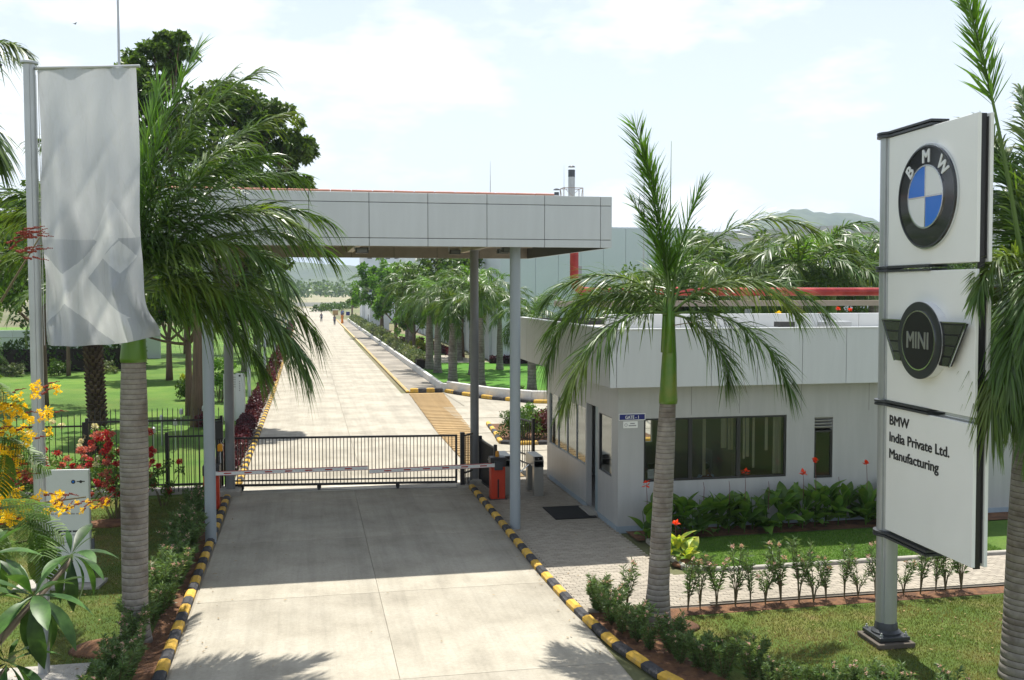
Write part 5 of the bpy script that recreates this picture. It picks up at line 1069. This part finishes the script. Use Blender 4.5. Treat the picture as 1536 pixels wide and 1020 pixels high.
flower_bush('orange-flowered shrubs behind the red pipe right of the middle palm', (21.0,40,.0), 1.6, 5.0, LF2, [CRED, FY], 14, 40)
flower_bush('orange-flowered shrubs behind the red pipe near the sign pole', (24.2,41,.0), 1.9, 5.1, LF1, [CRED, FPK], 14, 44)
flower_bush('orange-flowered shrubs behind the gatehouse roof edge', (17.6,40,.0), 1.7, 4.9, LF2, [CRED, FY], 10, 40)
# ------------------------------------------------------------------ near tree with feathery leaves and yellow blossom, and plumeria
FTH = mat('feather_leaf', (.10,.19,.02), .45, isl=.25, transl=.4, c2=(.055,.12,.02), c2s=2); PLU = mat('plumeria_leaf', (.022,.062,.012), .42, transl=.22, obr=.4, spec=.3, var=.3, vs=14, c2=(.06,.13,.03), c2s=5); BUD = mat('bud_red_brown', (.20,.035,.02), .7, isl=.3)
def bipinnate(L=.38, npi=13, droop=.35):
    """one feathery leaf along +x"""
    P = []; D = []; rach = MB(); pts = []
    for i in range(9): u = i/8; pts.append((L*u*(1-.1*droop*u), 0, -droop*L*u*u*.6))
    rach.tube(pts, [.003]*8+[.001], 4)
    for k in range(npi):
        u = .18+.8*k/npi; x = L*u*(1-.1*droop*u); z = -droop*L*u*u*.6; pl = L*.34*math.sin(math.pi*(.18+.75*k/npi))**.7
        for s in (-1,1):
            d = np.array([.45, s*.9, -.12-.2*rnd.random()]); d /= np.linalg.norm(d)
            for j in range(13):
                c = np.array([x,0,z])+d*pl*(j+1)/13+np.array([0,0,-.25])*pl*((j+1)/13)**2
                for q in (-1,1): P.append(c); D.append(np.array([.9*q+.2, s*.35, 0.0]))
    P = np.array(P); D = unit(np.array(D)); n = len(P); S = unit(np.cross(D, np.array([[0,0,1.]]))); Lf = .016; W_ = .0075
    V = np.stack([P, P+D*Lf*.5+S*W_, P+D*Lf, P+D*Lf*.5-S*W_], 1).reshape(-1,3); F = np.arange(4*n).reshape(-1,4)
    rm = rach.mesh('r', FTH); rv = np.array([v.co[:] for v in rm.vertices]); 
    rf = np.array([list(p.vertices) for p in rm.polygons if len(p.vertices) == 4])
    return npmesh('leaf', np.concatenate([V, rv]), np.concatenate([F, rf+len(V)]), FTH)
BPM = [bipinnate(.36,14,.3), bipinnate(.42,15,.6), bipinnate(.34,13,1.0)]
yt = thing('flame_tree', 'near tree at the left edge with feathery leaves and clusters of yellow flowers', 'tree', (-3.6,8.6,0))
def rel(x,y,z): return (x+3.6, y-8.6, z)
MB().tube([(0,0,0),(.05,0,2),(.1,0,3.6),(.12,0,4.6)], [.12,.10,.08,.06], 10).build('trunk', BARK, yt, smooth='all')
br = [((-3.5,8.6,4.0),(-2.9,8.7,5.0),(-2.45,8.9,5.4)), ((-3.5,8.6,4.2),(-3.0,8.5,4.4),(-1.75,8.5,4.52)), ((-3.5,8.6,4.4),(-3.0,8.3,5.6),(-2.2,8.0,6.4)), ((-3.5,8.6,4.5),(-3.1,8.3,6.0),(-2.3,8.0,7.0)), ((-3.5,8.6,3.8),(-2.9,8.2,4.1),(-1.85,8.0,4.35)), ((-3.5,8.6,4.5),(-2.8,8.7,5.4),(-2.05,8.5,6.6)), ((-3.5,8.6,4.1),(-3.0,8.8,4.6),(-2.5,9.1,4.75))]
for b3_ in br: MB().tube([rel(*p) for p in b3_], [.035,.018,.006], 6).build('branch', STEM, yt, smooth='all')
for (x,y,z,az,el,k) in [(-2.30,8.0,4.62,-.2,.1,1),(-2.12,8.0,4.52,-.15,-.1,2),(-2.05,7.95,4.42,-.5,-.5,2),(-2.0,8,4.36,-1.0,-.7,2),(-2.12,8.05,4.5,-.9,-.3,1),(-2.28,8.0,4.45,-1.3,-.4,2),(-2.35,8.1,4.3,-.4,0,0),
    (-2.6,8,7.0,-.1,.25,1),(-2.5,8,6.85,-.4,0,1),(-2.6,8,6.6,.1,.1,0),(-2.5,8,6.35,-.2,-.1,1),(-2.55,8,6.2,-.6,-.3,2),(-2.4,8,6.05,-.3,-.5,2),(-2.5,8,5.9,-.1,-.3,1),(-2.6,8,5.8,-.7,-.5,2),(-2.35,8,6.25,-1.1,-.7,2),(-2.6,8.1,7.2,-.2,.5,0),(-2.45,8,6.75,-.9,-.5,1),(-2.75,8.1,6.4,.3,.2,0),(-2.42,8,5.72,-.3,-.6,2),(-2.6,8.2,5.6,-.1,-.2,1),
    (-2.7,8.8,5.3,0,.1,0),(-2.6,8.9,5.15,-.5,-.1,1),(-2.5,8.8,5.0,-.2,-.3,1),(-2.6,8.9,4.85,-.9,-.4,2),(-2.45,9,4.7,-.2,.1,0),(-2.5,9,4.55,-.6,-.2,1),(-2.4,8.7,4.9,-1.3,-.6,2),(-2.65,8.6,5.05,-1.1,-.2,1),(-2.4,8.6,4.35,-.1,-.1,0),(-2.5,8.5,4.2,-.5,-.3,1),(-2.6,8.9,5.45,-.3,-.2,1),(-2.7,8.7,5.55,.1,-.4,2),(-2.62,8.6,5.6,-.6,0,0)]:
    put_leaf(BPM[k], yt, rel(x,y,z), az, el, rnd.uniform(.85,1.15), rnd.uniform(-.4,.4))
def blossom_meshes():
    out = []
    for k in range(3):
        c = [(rnd.uniform(-.05,.05),rnd.uniform(-.04,.04),rnd.uniform(-.035,.035)) for _ in range(9)]; V, F = cloud(c, [.018]*9, 10, .020, .019, shell=.3); out.append(npmesh('blossom', V, F, FY))
    return out
BM = blossom_meshes()
def bud_mesh():
    b = MB(); 
    for k in range(12):
        u = k/11; a = rnd.uniform(0,6.28); b.ell((.11*u,.010*math.cos(a)*(1-u*.6),.010*math.sin(a)*(1-u*.6)), (.007*(1.2-u*.7),)*3, 5, 4)
    b.tube([(-.02,0,0),(.11,0,0)], .0018, 4); return b.mesh('bud_spike', BUD)
BDM = bud_mesh()
for i in range(80):
    x = -2.62+.62*rnd.random()**1.3; z = rnd.uniform(4.25,5.42); 
    if x > -2.25 and rnd.random() < .5: x -= .3
    o = bpy.data.objects.new('blossom', BM[i % 3]); col.objects.link(o); o.parent = yt; o.location = rel(x, 8.85+rnd.uniform(-.2,.15), z); o.rotation_euler = (rnd.random()*6,rnd.random()*6,rnd.random()*6); o.scale = (rnd.uniform(.7,1.05),)*3
    if i % 2 == 0:
        q = bpy.data.objects.new('bud_spike', BDM); col.objects.link(q); q.parent = yt; q.location = Vector(o.location)+Vector((.05,0,.01)); q.rotation_euler = (0, rnd.uniform(-.5,.15), rnd.uniform(-.5,.4)); q.scale = (rnd.uniform(.8,1.2),)*3
for i in range(11):
    x = -2.02+i*.043; o = bpy.data.objects.new('blossom', BM[i % 3]); col.objects.link(o); o.parent = yt; o.location = rel(x, 8.45+rnd.uniform(-.08,.05), 4.47+rnd.uniform(-.05,.05)); o.rotation_euler = (rnd.random()*6,)*3; o.scale = (rnd.uniform(.4,.65),)*3
    q = bpy.data.objects.new('bud_spike', BDM); col.objects.link(q); q.parent = yt; q.location = o.location; q.rotation_euler = (0, rnd.uniform(-1.0,-.1), rnd.uniform(-.4,.3)); q.scale = (.9,)*3
for i in range(12):   # dry red-brown seed panicle high at the left
    a = rnd.uniform(-.4,.5); q = bpy.data.objects.new('bud_spike', BDM); col.objects.link(q); q.parent = yt; q.location = rel(-2.22+.2*rnd.random(),8.2,6.52+rnd.uniform(-.12,.14)); q.rotation_euler = (0, -a-.2, rnd.uniform(-.6,.6)); q.scale = (1.5,1.2,1.2)
pu = thing('plumeria', 'near plumeria with long glossy leaves in rosettes at the bottom left corner', 'shrub', (-3.0,6.9,0))
def relp(x,y,z): return (x+3.0, y-6.9, z)
MB().tube([(0,0,0),(.05,0,1.6),(.15,0,3.0)], [.09,.08,.07], 10).build('trunk', mat('plumeria_bark', (.20,.16,.12), .8, var=.2), pu, smooth='all')
PLM = [broad_leaf('leaf', .42, .105, PLU, b_, .3, 7, .8) for b_ in (.35,.7,1.0)]
for (x,y,z,n,s) in [(-1.78,7.0,4.16,18,1.05),(-1.66,7.55,4.28,15,.9),(-2.15,7.3,4.36,16,.95),(-2.2,6.9,4.22,15,1.0),(-1.95,7.0,3.72,13,.9),(-2.3,7.3,4.05,13,1.0)]:
    MB().tube([relp(-2.86,6.9,2.9), relp((x-2.86)/2-.1,(y+6.9)/2,(z+2.9)/2-.12), relp(x,y,z-.02)], [.05,.032,.018], 8).build('branch', MC['plumeria_bark'], pu, smooth='all')
    for k in range(n):
        a = k*2.4+rnd.uniform(-.2,.2); e = R(80-135*(1-k/n)**.9+rnd.uniform(-8,8)); put_leaf(PLM[0 if e > .5 else (1 if e > -.3 else 2)], pu, relp(x+.012*math.cos(a),y+.012*math.sin(a),z+.03*k/n), a, e, s*rnd.uniform(.8,1.05)*(.55 if k > n-3 else 1), rnd.uniform(-.25,.25))
# ------------------------------------------------------------------ grass blades on the near lawns
GB_ = mat('grass_blade', (.115,.145,.028), .6, isl=.45, transl=.3, c2=(.20,.165,.06), c2s=.8, c2r=(.48,.62)); GB2 = mat('grass_blade_green', (.09,.19,.024), .6, isl=.4, transl=.3)
def in_poly(P, poly):
    x, y = P[:,0], P[:,1]; r = np.zeros(len(P), bool); n = len(poly)
    for i in range(n):
        x1,y1 = poly[i]; x2,y2 = poly[(i+1)%n]; c = ((y1 > y) != (y2 > y)); r ^= c & (x < (x2-x1)*(y-y1)/((y2-y1) or 1e-9)+x1)
    return r
def grass(name, poly, dens, h, m, z):
    xs_, ys_ = zip(*poly); A = (max(xs_)-min(xs_))*(max(ys_)-min(ys_)); n = int(A*dens); P = np.stack([rng.uniform(min(xs_),max(xs_),n), rng.uniform(min(ys_),max(ys_),n)], 1); P = P[in_poly(P, poly)]; n = len(P)
    a = rng.random(n)*6.283; w_ = .006; d = np.stack([np.cos(a),np.sin(a)],1)*w_; hh = h*(.5+rng.random(n)); ln = rng.normal(size=(n,2))*.45*hh[:,None]; Z = np.full((n,1), z)
    V = np.stack([np.concatenate([P-d,Z],1), np.concatenate([P+d,Z],1), np.concatenate([P+ln,Z+hh[:,None]],1)], 1).reshape(-1,3); o = nobj(name, V, np.arange(3*n).reshape(-1,3), m); return tag(o, 'short mown grass blades', 'grass', kind='stuff')
grass('grass', [(6.6,17.4),(6.6,15.2),(7.3,13.9),(8.2,12.8),(9.4,12.2),(13.6,12.2),(15.5,17.45)], 1500, .035, GB_, .03)
grass('grass', [(-8.0,14.5),(-3.1,14.5),(-3.1,30.5),(-9.0,30.5)], 900, .035, GB_, .03)
grass('grass', [(8.6,20.35),(16,20.35),(16,22.9),(8.5,22.9)], 1500, .04, GB2, .05)

# fallen leaves on the lawns, beds and road edges
def litter():
    P = []
    for (x0,x1,y0,y1,n) in ((-6,-3,15,28,120),(6.5,13,12.6,17.4,140),(-2.1,-1.6,14,30,40),(4.5,4.9,15,30,40),(-2,4.8,14,30,30),(5.2,7.5,18,24,25),(8.5,15,20.4,22.8,40)):
        for _ in range(n): P.append((rnd.uniform(x0,x1), rnd.uniform(y0,y1), .066))
    P = np.array(P); D = rng.normal(size=P.shape); D[:,2] = .1*np.abs(D[:,2]); D = unit(D); n = len(P); S = unit(np.cross(D, np.array([[0,0,1.]]))); L = (.03+.05*rng.random(n))[:,None]
    V = np.stack([P, P+D*L*.5+S*L*.25, P+D*L, P+D*L*.5-S*L*.25], 1).reshape(-1,3)
    tag(nobj('leaf_litter', V, np.arange(4*n).reshape(-1,4), mat('dry_leaf', (.24,.16,.07), .8, isl=.5)), 'scattered fallen dry leaves', 'fallen leaves', kind='stuff')
litter()
# ------------------------------------------------------------------ buildings beyond
BW = mat('far_wall_white', (.58,.61,.64), .6, var=.04, vs=.3); BG = mat('far_wall_grey', (.60,.64,.68), .6, var=.05, vs=.2); BG2 = mat('far_roof_grey', (.44,.46,.47), .6, var=.05); WD = mat('far_window_dark', (.05,.06,.07), .2)
bd = thing('white_building', 'long white panelled factory hall beyond the bright lawn, right of the far road', 'building', (15.5,80.7,0))
MB().box(15.7,31.3,80.9,176,0,11.3).build('wall', BG, bd, world=True); MB().box(31.3,34.5,81.2,150,0,9.6).build('lower_wall', BG, bd, world=True)
for i in range(26):
    y0 = 81+i*3.6; piece('wall_panel', BW, bd, (15.62, y0+1.55, 2.1), (.16,3.0,4.2)); piece('pilaster', BW, bd, (15.5, y0+3.3, 2.3), (.4,.42,4.6)) if i < 20 else None
    if i < 16: piece('window', WD, bd, (15.66, y0+1.55, 4.9), (.12,2.6,.8))
piece('corner_block', BW, bd, (16.6,80.75,2.2), (2.2,.3,4.4))
for i in range(8): piece('wall_panel', BW, bd, (18.2+i*3.4,80.82,2.1), (3.3,.16,4.2))
for i in range(8): piece('upper_panel', BG, bd, (17.65+i*1.95,80.86,7.9), (1.92,.08,6.6))
t = thing('tower', 'pale far tower block above the trees right of the road end', 'building', (11.5,190,0))
MB().box(10.2,17,180,195,0,15).build('wall', BG, t, world=True); piece('parapet', BW, t, (13.6,187.5,15.2), (7.2,15.4,.4)); [piece('window', WD, t, (11.2+i*1.6,179.98,12-j*3), (.8,.06,1.2)) for i in range(4) for j in range(3)]
t = thing('guard_hut', 'small white block buildings beside the far end of the road', 'building', (9.4,150,0))
MB().box(9.2,12,148,160,0,4.2).box(9.0,11,165,172,0,4.6).build('wall', BW, t, world=True); piece('door', WD, t, (9.18,152,1.1), (.06,1.2,2.2)); piece('roof_slab', BW, t, (10.6,154,4.3), (3.2,12.6,.2))
lb = thing('long_building', 'long low grey-roofed building below the hazy hill at the right', 'building', (78,150,0), math.atan2(137.5-150, 84.4-78))
MB().box(-40,75,0,40,0,14.6).build('wall', BG, lb); MB().box(-41,76,-1.2,41,14.6,15.9).build('roof', BG2, lb)
for i in range(28): piece('wall_panel', BW, lb, (-38+i*4, -.06, 9), (3.9,.1,9.6), world=False)
t = thing('factory_stack', 'shorter capped exhaust stack rising behind the canopy roof', 'chimney', (24.0,95,11.3))
MB().lathe([(.42,0),(.42,.9),(.27,.92),(.27,3.9),(.25,3.9)], 16, (0,0,0)).build('pipe', mat('stack_grey', (.36,.37,.37), .6), t, smooth=True); MB().lathe([(.24,3.9),(.24,4.2)], 12).build('neck', DGREY, t, smooth=True); MB().lathe([(.33,4.4),(.28,4.5),(.02,4.6)], 16).build('cap', DGREY, t, smooth=True)
t = thing('factory_stack', 'taller dark-topped exhaust stack inside a lattice frame behind the canopy roof', 'chimney', (25.5,95,11.3))
MB().lathe([(.33,0),(.33,6.3)], 16).build('pipe', MC['stack_grey'], t, smooth=True); MB().lathe([(.34,5.7),(.34,6.4)], 16).build('soot_ring', DGREY, t, smooth=True); MB().lathe([(.36,6.65),(.3,6.75),(.02,6.85)], 16).build('cap', DGREY, t, smooth=True)
f = MB(); q = [(-.95,-.7),(.95,-.7),(.95,.7),(-.95,.7)]
for i in range(4):
    a, b_ = q[i], q[(i+1)%4]; f.bar((*a,0),(*a,4.6),.07,.07)
    for z in (1.2,2.9,4.6): f.bar((*a,z),(*b_,z),.06,.06)
    f.bar((*a,1.2),(*b_,2.9),.04,.04).bar((*b_,2.9),(*a,4.6),.04,.04)
f.build('lattice_frame', mat('rusty_steel', (.26,.20,.16), .8), t)
def rod(lab, x, y, z0, z1, r=.03, name='lightning_rod'):
    return tag(MB().tube([(0,0,0),(0,0,(z1-z0)*.6),(0,0,z1-z0)], [r,r*.6,r*.2], 8).build(name, ALU, None, loc=(x,y,z0)), lab, 'mast')
rod('thin lightning rod on the canopy roof left of the stacks', 5.6, 30.5, 8.4, 10.1, .018); rod('thin aerial rod beside the lattice stack', 25.0, 96, 11.3, 18.3, .05); rod('thin rod rising behind the middle palm', 15.6, 45.0, 0, 13.0, .05)
rod('very tall tapering steel mast beyond the left fence behind the flag', -6.4, 38.0, 0, 19.5, .10, 'mast')
# lamp posts left of the far road
lp = thing('lamp_post', 'nearest pale lamp post left of the far road, with a tilted box fixture', 'lamp post', (-2.92,53.2,.03))
MB().lathe([(.22,0),(.22,.06),(.085,.08),(.085,2.6),(.055,2.65),(.045,6.2)], 14).build('pole', ALU, lp, smooth=True); o = piece('fixture_box', ALU, lp, (.22,0,3.0), (.26,.16,.5), rot=(0,R(28),0), ch=.02, world=False); MB().bar((0,0,2.8),(.2,0,3.0),.03,.03).build('bracket', ALU, lp)
for i, (x,y) in enumerate([(-2.72,68.5),(-2.66,88),(-2.6,105),(-2.55,122),(-2.5,140)]): dup(lp, (x,y,.03), 0, ['second','third','fourth','fifth','sixth'][i]+' lamp post of the row left of the far road, counted from the gate', 1., 'lamp posts left of the far road')
lp['group'] = 'lamp posts left of the far road'
gl = thing('garden_lamp', 'leftmost white-capped garden stake lamp behind the black fence left of the road', 'garden lamp', (-6.0,40,.03)); MB().lathe([(.02,0),(.02,.95),(.07,.97),(.07,1.15),(.02,1.2)], 8).build('stake', ALU, gl, smooth=True); gl['group'] = 'garden lamps behind the fence'
for i, (x,y) in enumerate(((-5.4,37.5),(-5.6,41),(-4.9,39.5),(-5.1,43),(-4.3,44))): dup(gl, (x,y,.03), 0, ORD[i+1]+' garden stake lamp from the left behind the black fence left of the road')
t = thing('boundary_wall', 'blue-grey boundary wall with a pale rail at the far left behind the lawn', 'wall', (-30,92,0)); [piece('wall_panel', BG, t, (-44+i*3,92,1.3), (2.96,.2,2.6)) for i in range(11)]; piece('rail', ALU, t, (-29,91.6,2.0), (33,.08,.08))
# far end of the road
t = thing('end_wall', 'low pale wall across the fields at the end of the road', 'wall', (0,330,0)); [piece('wall_block', KW, t, (-38+i*10,334+i*1.5,.7), (9.9,.4,1.4)) for i in range(9)]
V, F = cloud([(x, y, h*.5) for x, y, h in [(rnd.uniform(-260,420), rnd.uniform(640,760), rnd.uniform(7,15)) for _ in range(330)]], np.array([(rnd.uniform(4,8),6,rnd.uniform(4,8)) for _ in range(330)]), 60, 2.6, 1.5); tag(nobj('distant_wood', V, F, LF1), 'hazy belt of trees beyond the fields', 'wood', kind='stuff')
for i in range(7): bush('roadside_shrub', 'green shrub at the end of the road before the pale fields', (3.4+i*1.9,262+i*9,0), 2.2, 2.2, LF2, 16, 30, .5, .3, 'shrubs at the road end')
tree('round_tree', 'small dark round tree at the far right end of the road', (9.6,215,0), 2.2, [(0,0,4.2,1.8),(.8,0,5.2,1.2)], LF2, .2, 10, 40, .5, .3)
t = thing('far_kiosk', 'small yellow kiosk and blue cart beside the far road', 'kiosk', (6.9,222,0)); piece('box', STRIP, t, (6.6,232,.6), (1.2,1.0,1.1)); piece('roof', KW, t, (6.6,232,1.2), (1.4,1.2,.1)); piece('cart', BLUE, t, (9.0,222,.6), (.8,.8,.8))
# ------------------------------------------------------------------ people
SK = mat('skin', (.20,.10,.06), .6); HR = mat('hair_black', (.012,.01,.009), .5)
def skin_mesh(name, verts, edges, rads, m, par, root=0, sub=1):
    me = bpy.data.meshes.new(name); me.from_pydata(verts, edges, []); me.materials.append(m); o = bpy.data.objects.new(name, me); col.objects.link(o); o.parent = par
    sm = o.modifiers.new('skin', 'SKIN'); sm.use_smooth_shade = True
    for i, r in enumerate(rads): d = me.skin_vertices[0].data[i]; d.radius = (r, r) if not hasattr(r, '__len__') else r; d.use_root = (i == root)
    s = o.modifiers.new('sub', 'SUBSURF'); s.levels = sub; s.render_levels = sub; return o
def person(lab, loc, rz, shirt, trousers, seated=False, stride=.14, arm=.15, skirt=False, group=None):
    t = thing('person', lab, 'person', loc, rz, group)
    if seated: hip = .50; kn = [(-.1,.42,.50),(.1,.42,.50)]; ft = [(-.1,.42,.06),(.1,.42,.06)]; toe = [(-.1,.60,.03),(.1,.60,.03)]
    else: hip = .90; kn = [(-.09,stride*.5+.03,.48),(.09,-stride*.4+.03,.48)]; ft = [(-.09,stride,.08),(.09,-stride,.10)]; toe = [(-.1,stride+.17,.03),(.1,-stride+.16,.04)]
    H = hip; V = [(0,0,H),(0,0,H+.25),(0,.0,H+.50),(0,.01,H+.60),(0,.03,H+.72),(-.17,0,H+.49),(.17,0,H+.49)]
    E_ = [(0,1),(1,2),(2,3),(3,4),(2,5),(2,6)]; Rr = [.13,.12,.13,.055,(.085,.10),.065,.065]
    for s, par_ in ((-1,5),(1,6)):
        i = len(V); sg = s*arm
        if seated: V += [(s*.24,.06,H+.24),(s*.20,.30,H+.20),(s*.18,.38,H+.20)]
        else: V += [(s*.22,.02-sg,H+.22),(s*.22,.08-sg*1.6,H-.0),(s*.22,.10-sg*1.8,H-.10)]
        E_ += [(par_,i),(i,i+1),(i+1,i+2)]; Rr += [.045,.032,.035]
    for k in (0,1):
        i = len(V); V += [((-.09,.09)[k],0,H-.03),kn[k],ft[k],toe[k]]; E_ += [(0,i),(i,i+1),(i+1,i+2),(i+2,i+3)]; Rr += [.09,.06,.042,.035]
    skin_mesh('body', V, E_, Rr, SK, t)
    A = V[7:10]; B_ = V[10:13]
    mid = lambda p, q, f: tuple(np.array(p)*(1-f)+np.array(q)*f)
    skin_mesh('shirt', [(0,0,H-.05),V[1],V[2],(0,.005,H+.555),V[5],V[6],mid(V[5],V[7],.75),mid(V[6],V[10],.75)], [(0,1),(1,2),(2,3),(2,4),(2,5),(4,6),(5,7)], [(.155,.13),(.15,.125),(.155,.13),.065,.08,.08,.062,.062], shirt, t)
    if skirt: MB().lathe([(.24,.06),(.20,.5),(.16,H+.05)], 14).build('sari', trousers, t, smooth=True)
    else:
        L0, L1 = 13, 17; skin_mesh('trousers', [(0,0,H+.02),V[13],V[14],mid(V[15],V[14],.12),V[17],V[18],mid(V[19],V[18],.12)], [(0,1),(1,2),(2,3),(0,4),(4,5),(5,6)], [(.145,.125),.11,.078,.062,.11,.078,.062], trousers, t)
    MB().ell((0,-.005,H+.765),(.088,.105,.095), 12, 8).build('hair', HR, t, smooth='all')
    fc = MB().ell((0,.115,H+.735),(.014,.02,.02),6,4).ell((-.035,.098,H+.755),(.012,.008,.008),6,4).ell((.035,.098,H+.755),(.012,.008,.008),6,4); fc.build('face_features', SK, t, smooth='all')
    return t
SB = mat('shirt_light_blue', (.50,.62,.82), .8); TD = mat('trousers_dark', (.03,.035,.05), .8)
person('guard in a light blue shirt seated behind the gatehouse window', (10.30,24.62,.24), 0, SB, TD, seated=True)
ch = thing('office_chair', 'dark office chair under the seated guard behind the window', 'chair', (10.30,24.6,.08)); piece('seat', BLACKM, ch, (10.30,24.62,.62), (.46,.46,.06), ch=.02); piece('backrest', BLACKM, ch, (10.30,24.40,.85), (.38,.04,.3), ch=.02); piece('post', DGREY, ch, (10.30,24.62,.36), (.05,.05,.46)); piece('base', DGREY, ch, (10.30,24.62,.11), (.5,.06,.04)); piece('base', DGREY, ch, (10.30,24.62,.115), (.06,.5,.04))
for (x,y,rz,sh,tr,sk,lab) in [(-.05,184,2.9,(.05,.05,.07),(.04,.04,.05),False,'leftmost distant walker on the road, in dark clothes'),(2.7,183,.2,(.10,.13,.22),(.05,.06,.09),False,'distant walker on the road in blue-grey clothes, second from left'),(4.6,167,3.0,(.62,.25,.22),(.45,.10,.10),False,'distant walker on the road in a pale and red outfit'),(6.15,176,3.1,(.70,.24,.03),(.72,.22,.03),True,'distant walker in a bright orange sari at the road edge'),(7.1,206,2.8,(.05,.13,.40),(.04,.05,.12),False,'distant walker in blue behind the orange one'),(7.5,210,.4,(.08,.18,.45),(.03,.03,.05),False,'farthest walker in blue beside the footpath')]:
    person(lab, (x,y,.05), rz, mat('cloth_'+lab[:20].replace(' ','_'), sh, .8), mat('cloth2_'+lab[:20].replace(' ','_'), tr, .8), skirt=sk, group='people walking far down the road')
# bird high in the sky at the left
b = MB().ell((0,0,0),(.10,.045,.04),8,5).add([(-.05,0,.01),(.05,0,.01),(.03,.3,.05),(-.04,.28,.05)],[(0,1,2,3)]).add([(-.05,0,.01),(.05,0,.01),(.03,-.3,.05),(-.04,-.28,.05)],[(3,2,1,0)]).add([(-.09,0,0),(-.17,.04,0),(-.17,-.04,0)],[(0,1,2)])
o = b.build('bird', DGREY, None, loc=(-16.5,80,25.7)); o.rotation_euler = (0,0,.6); tag(o, 'tiny dark bird gliding in the sky at the upper left', 'bird')
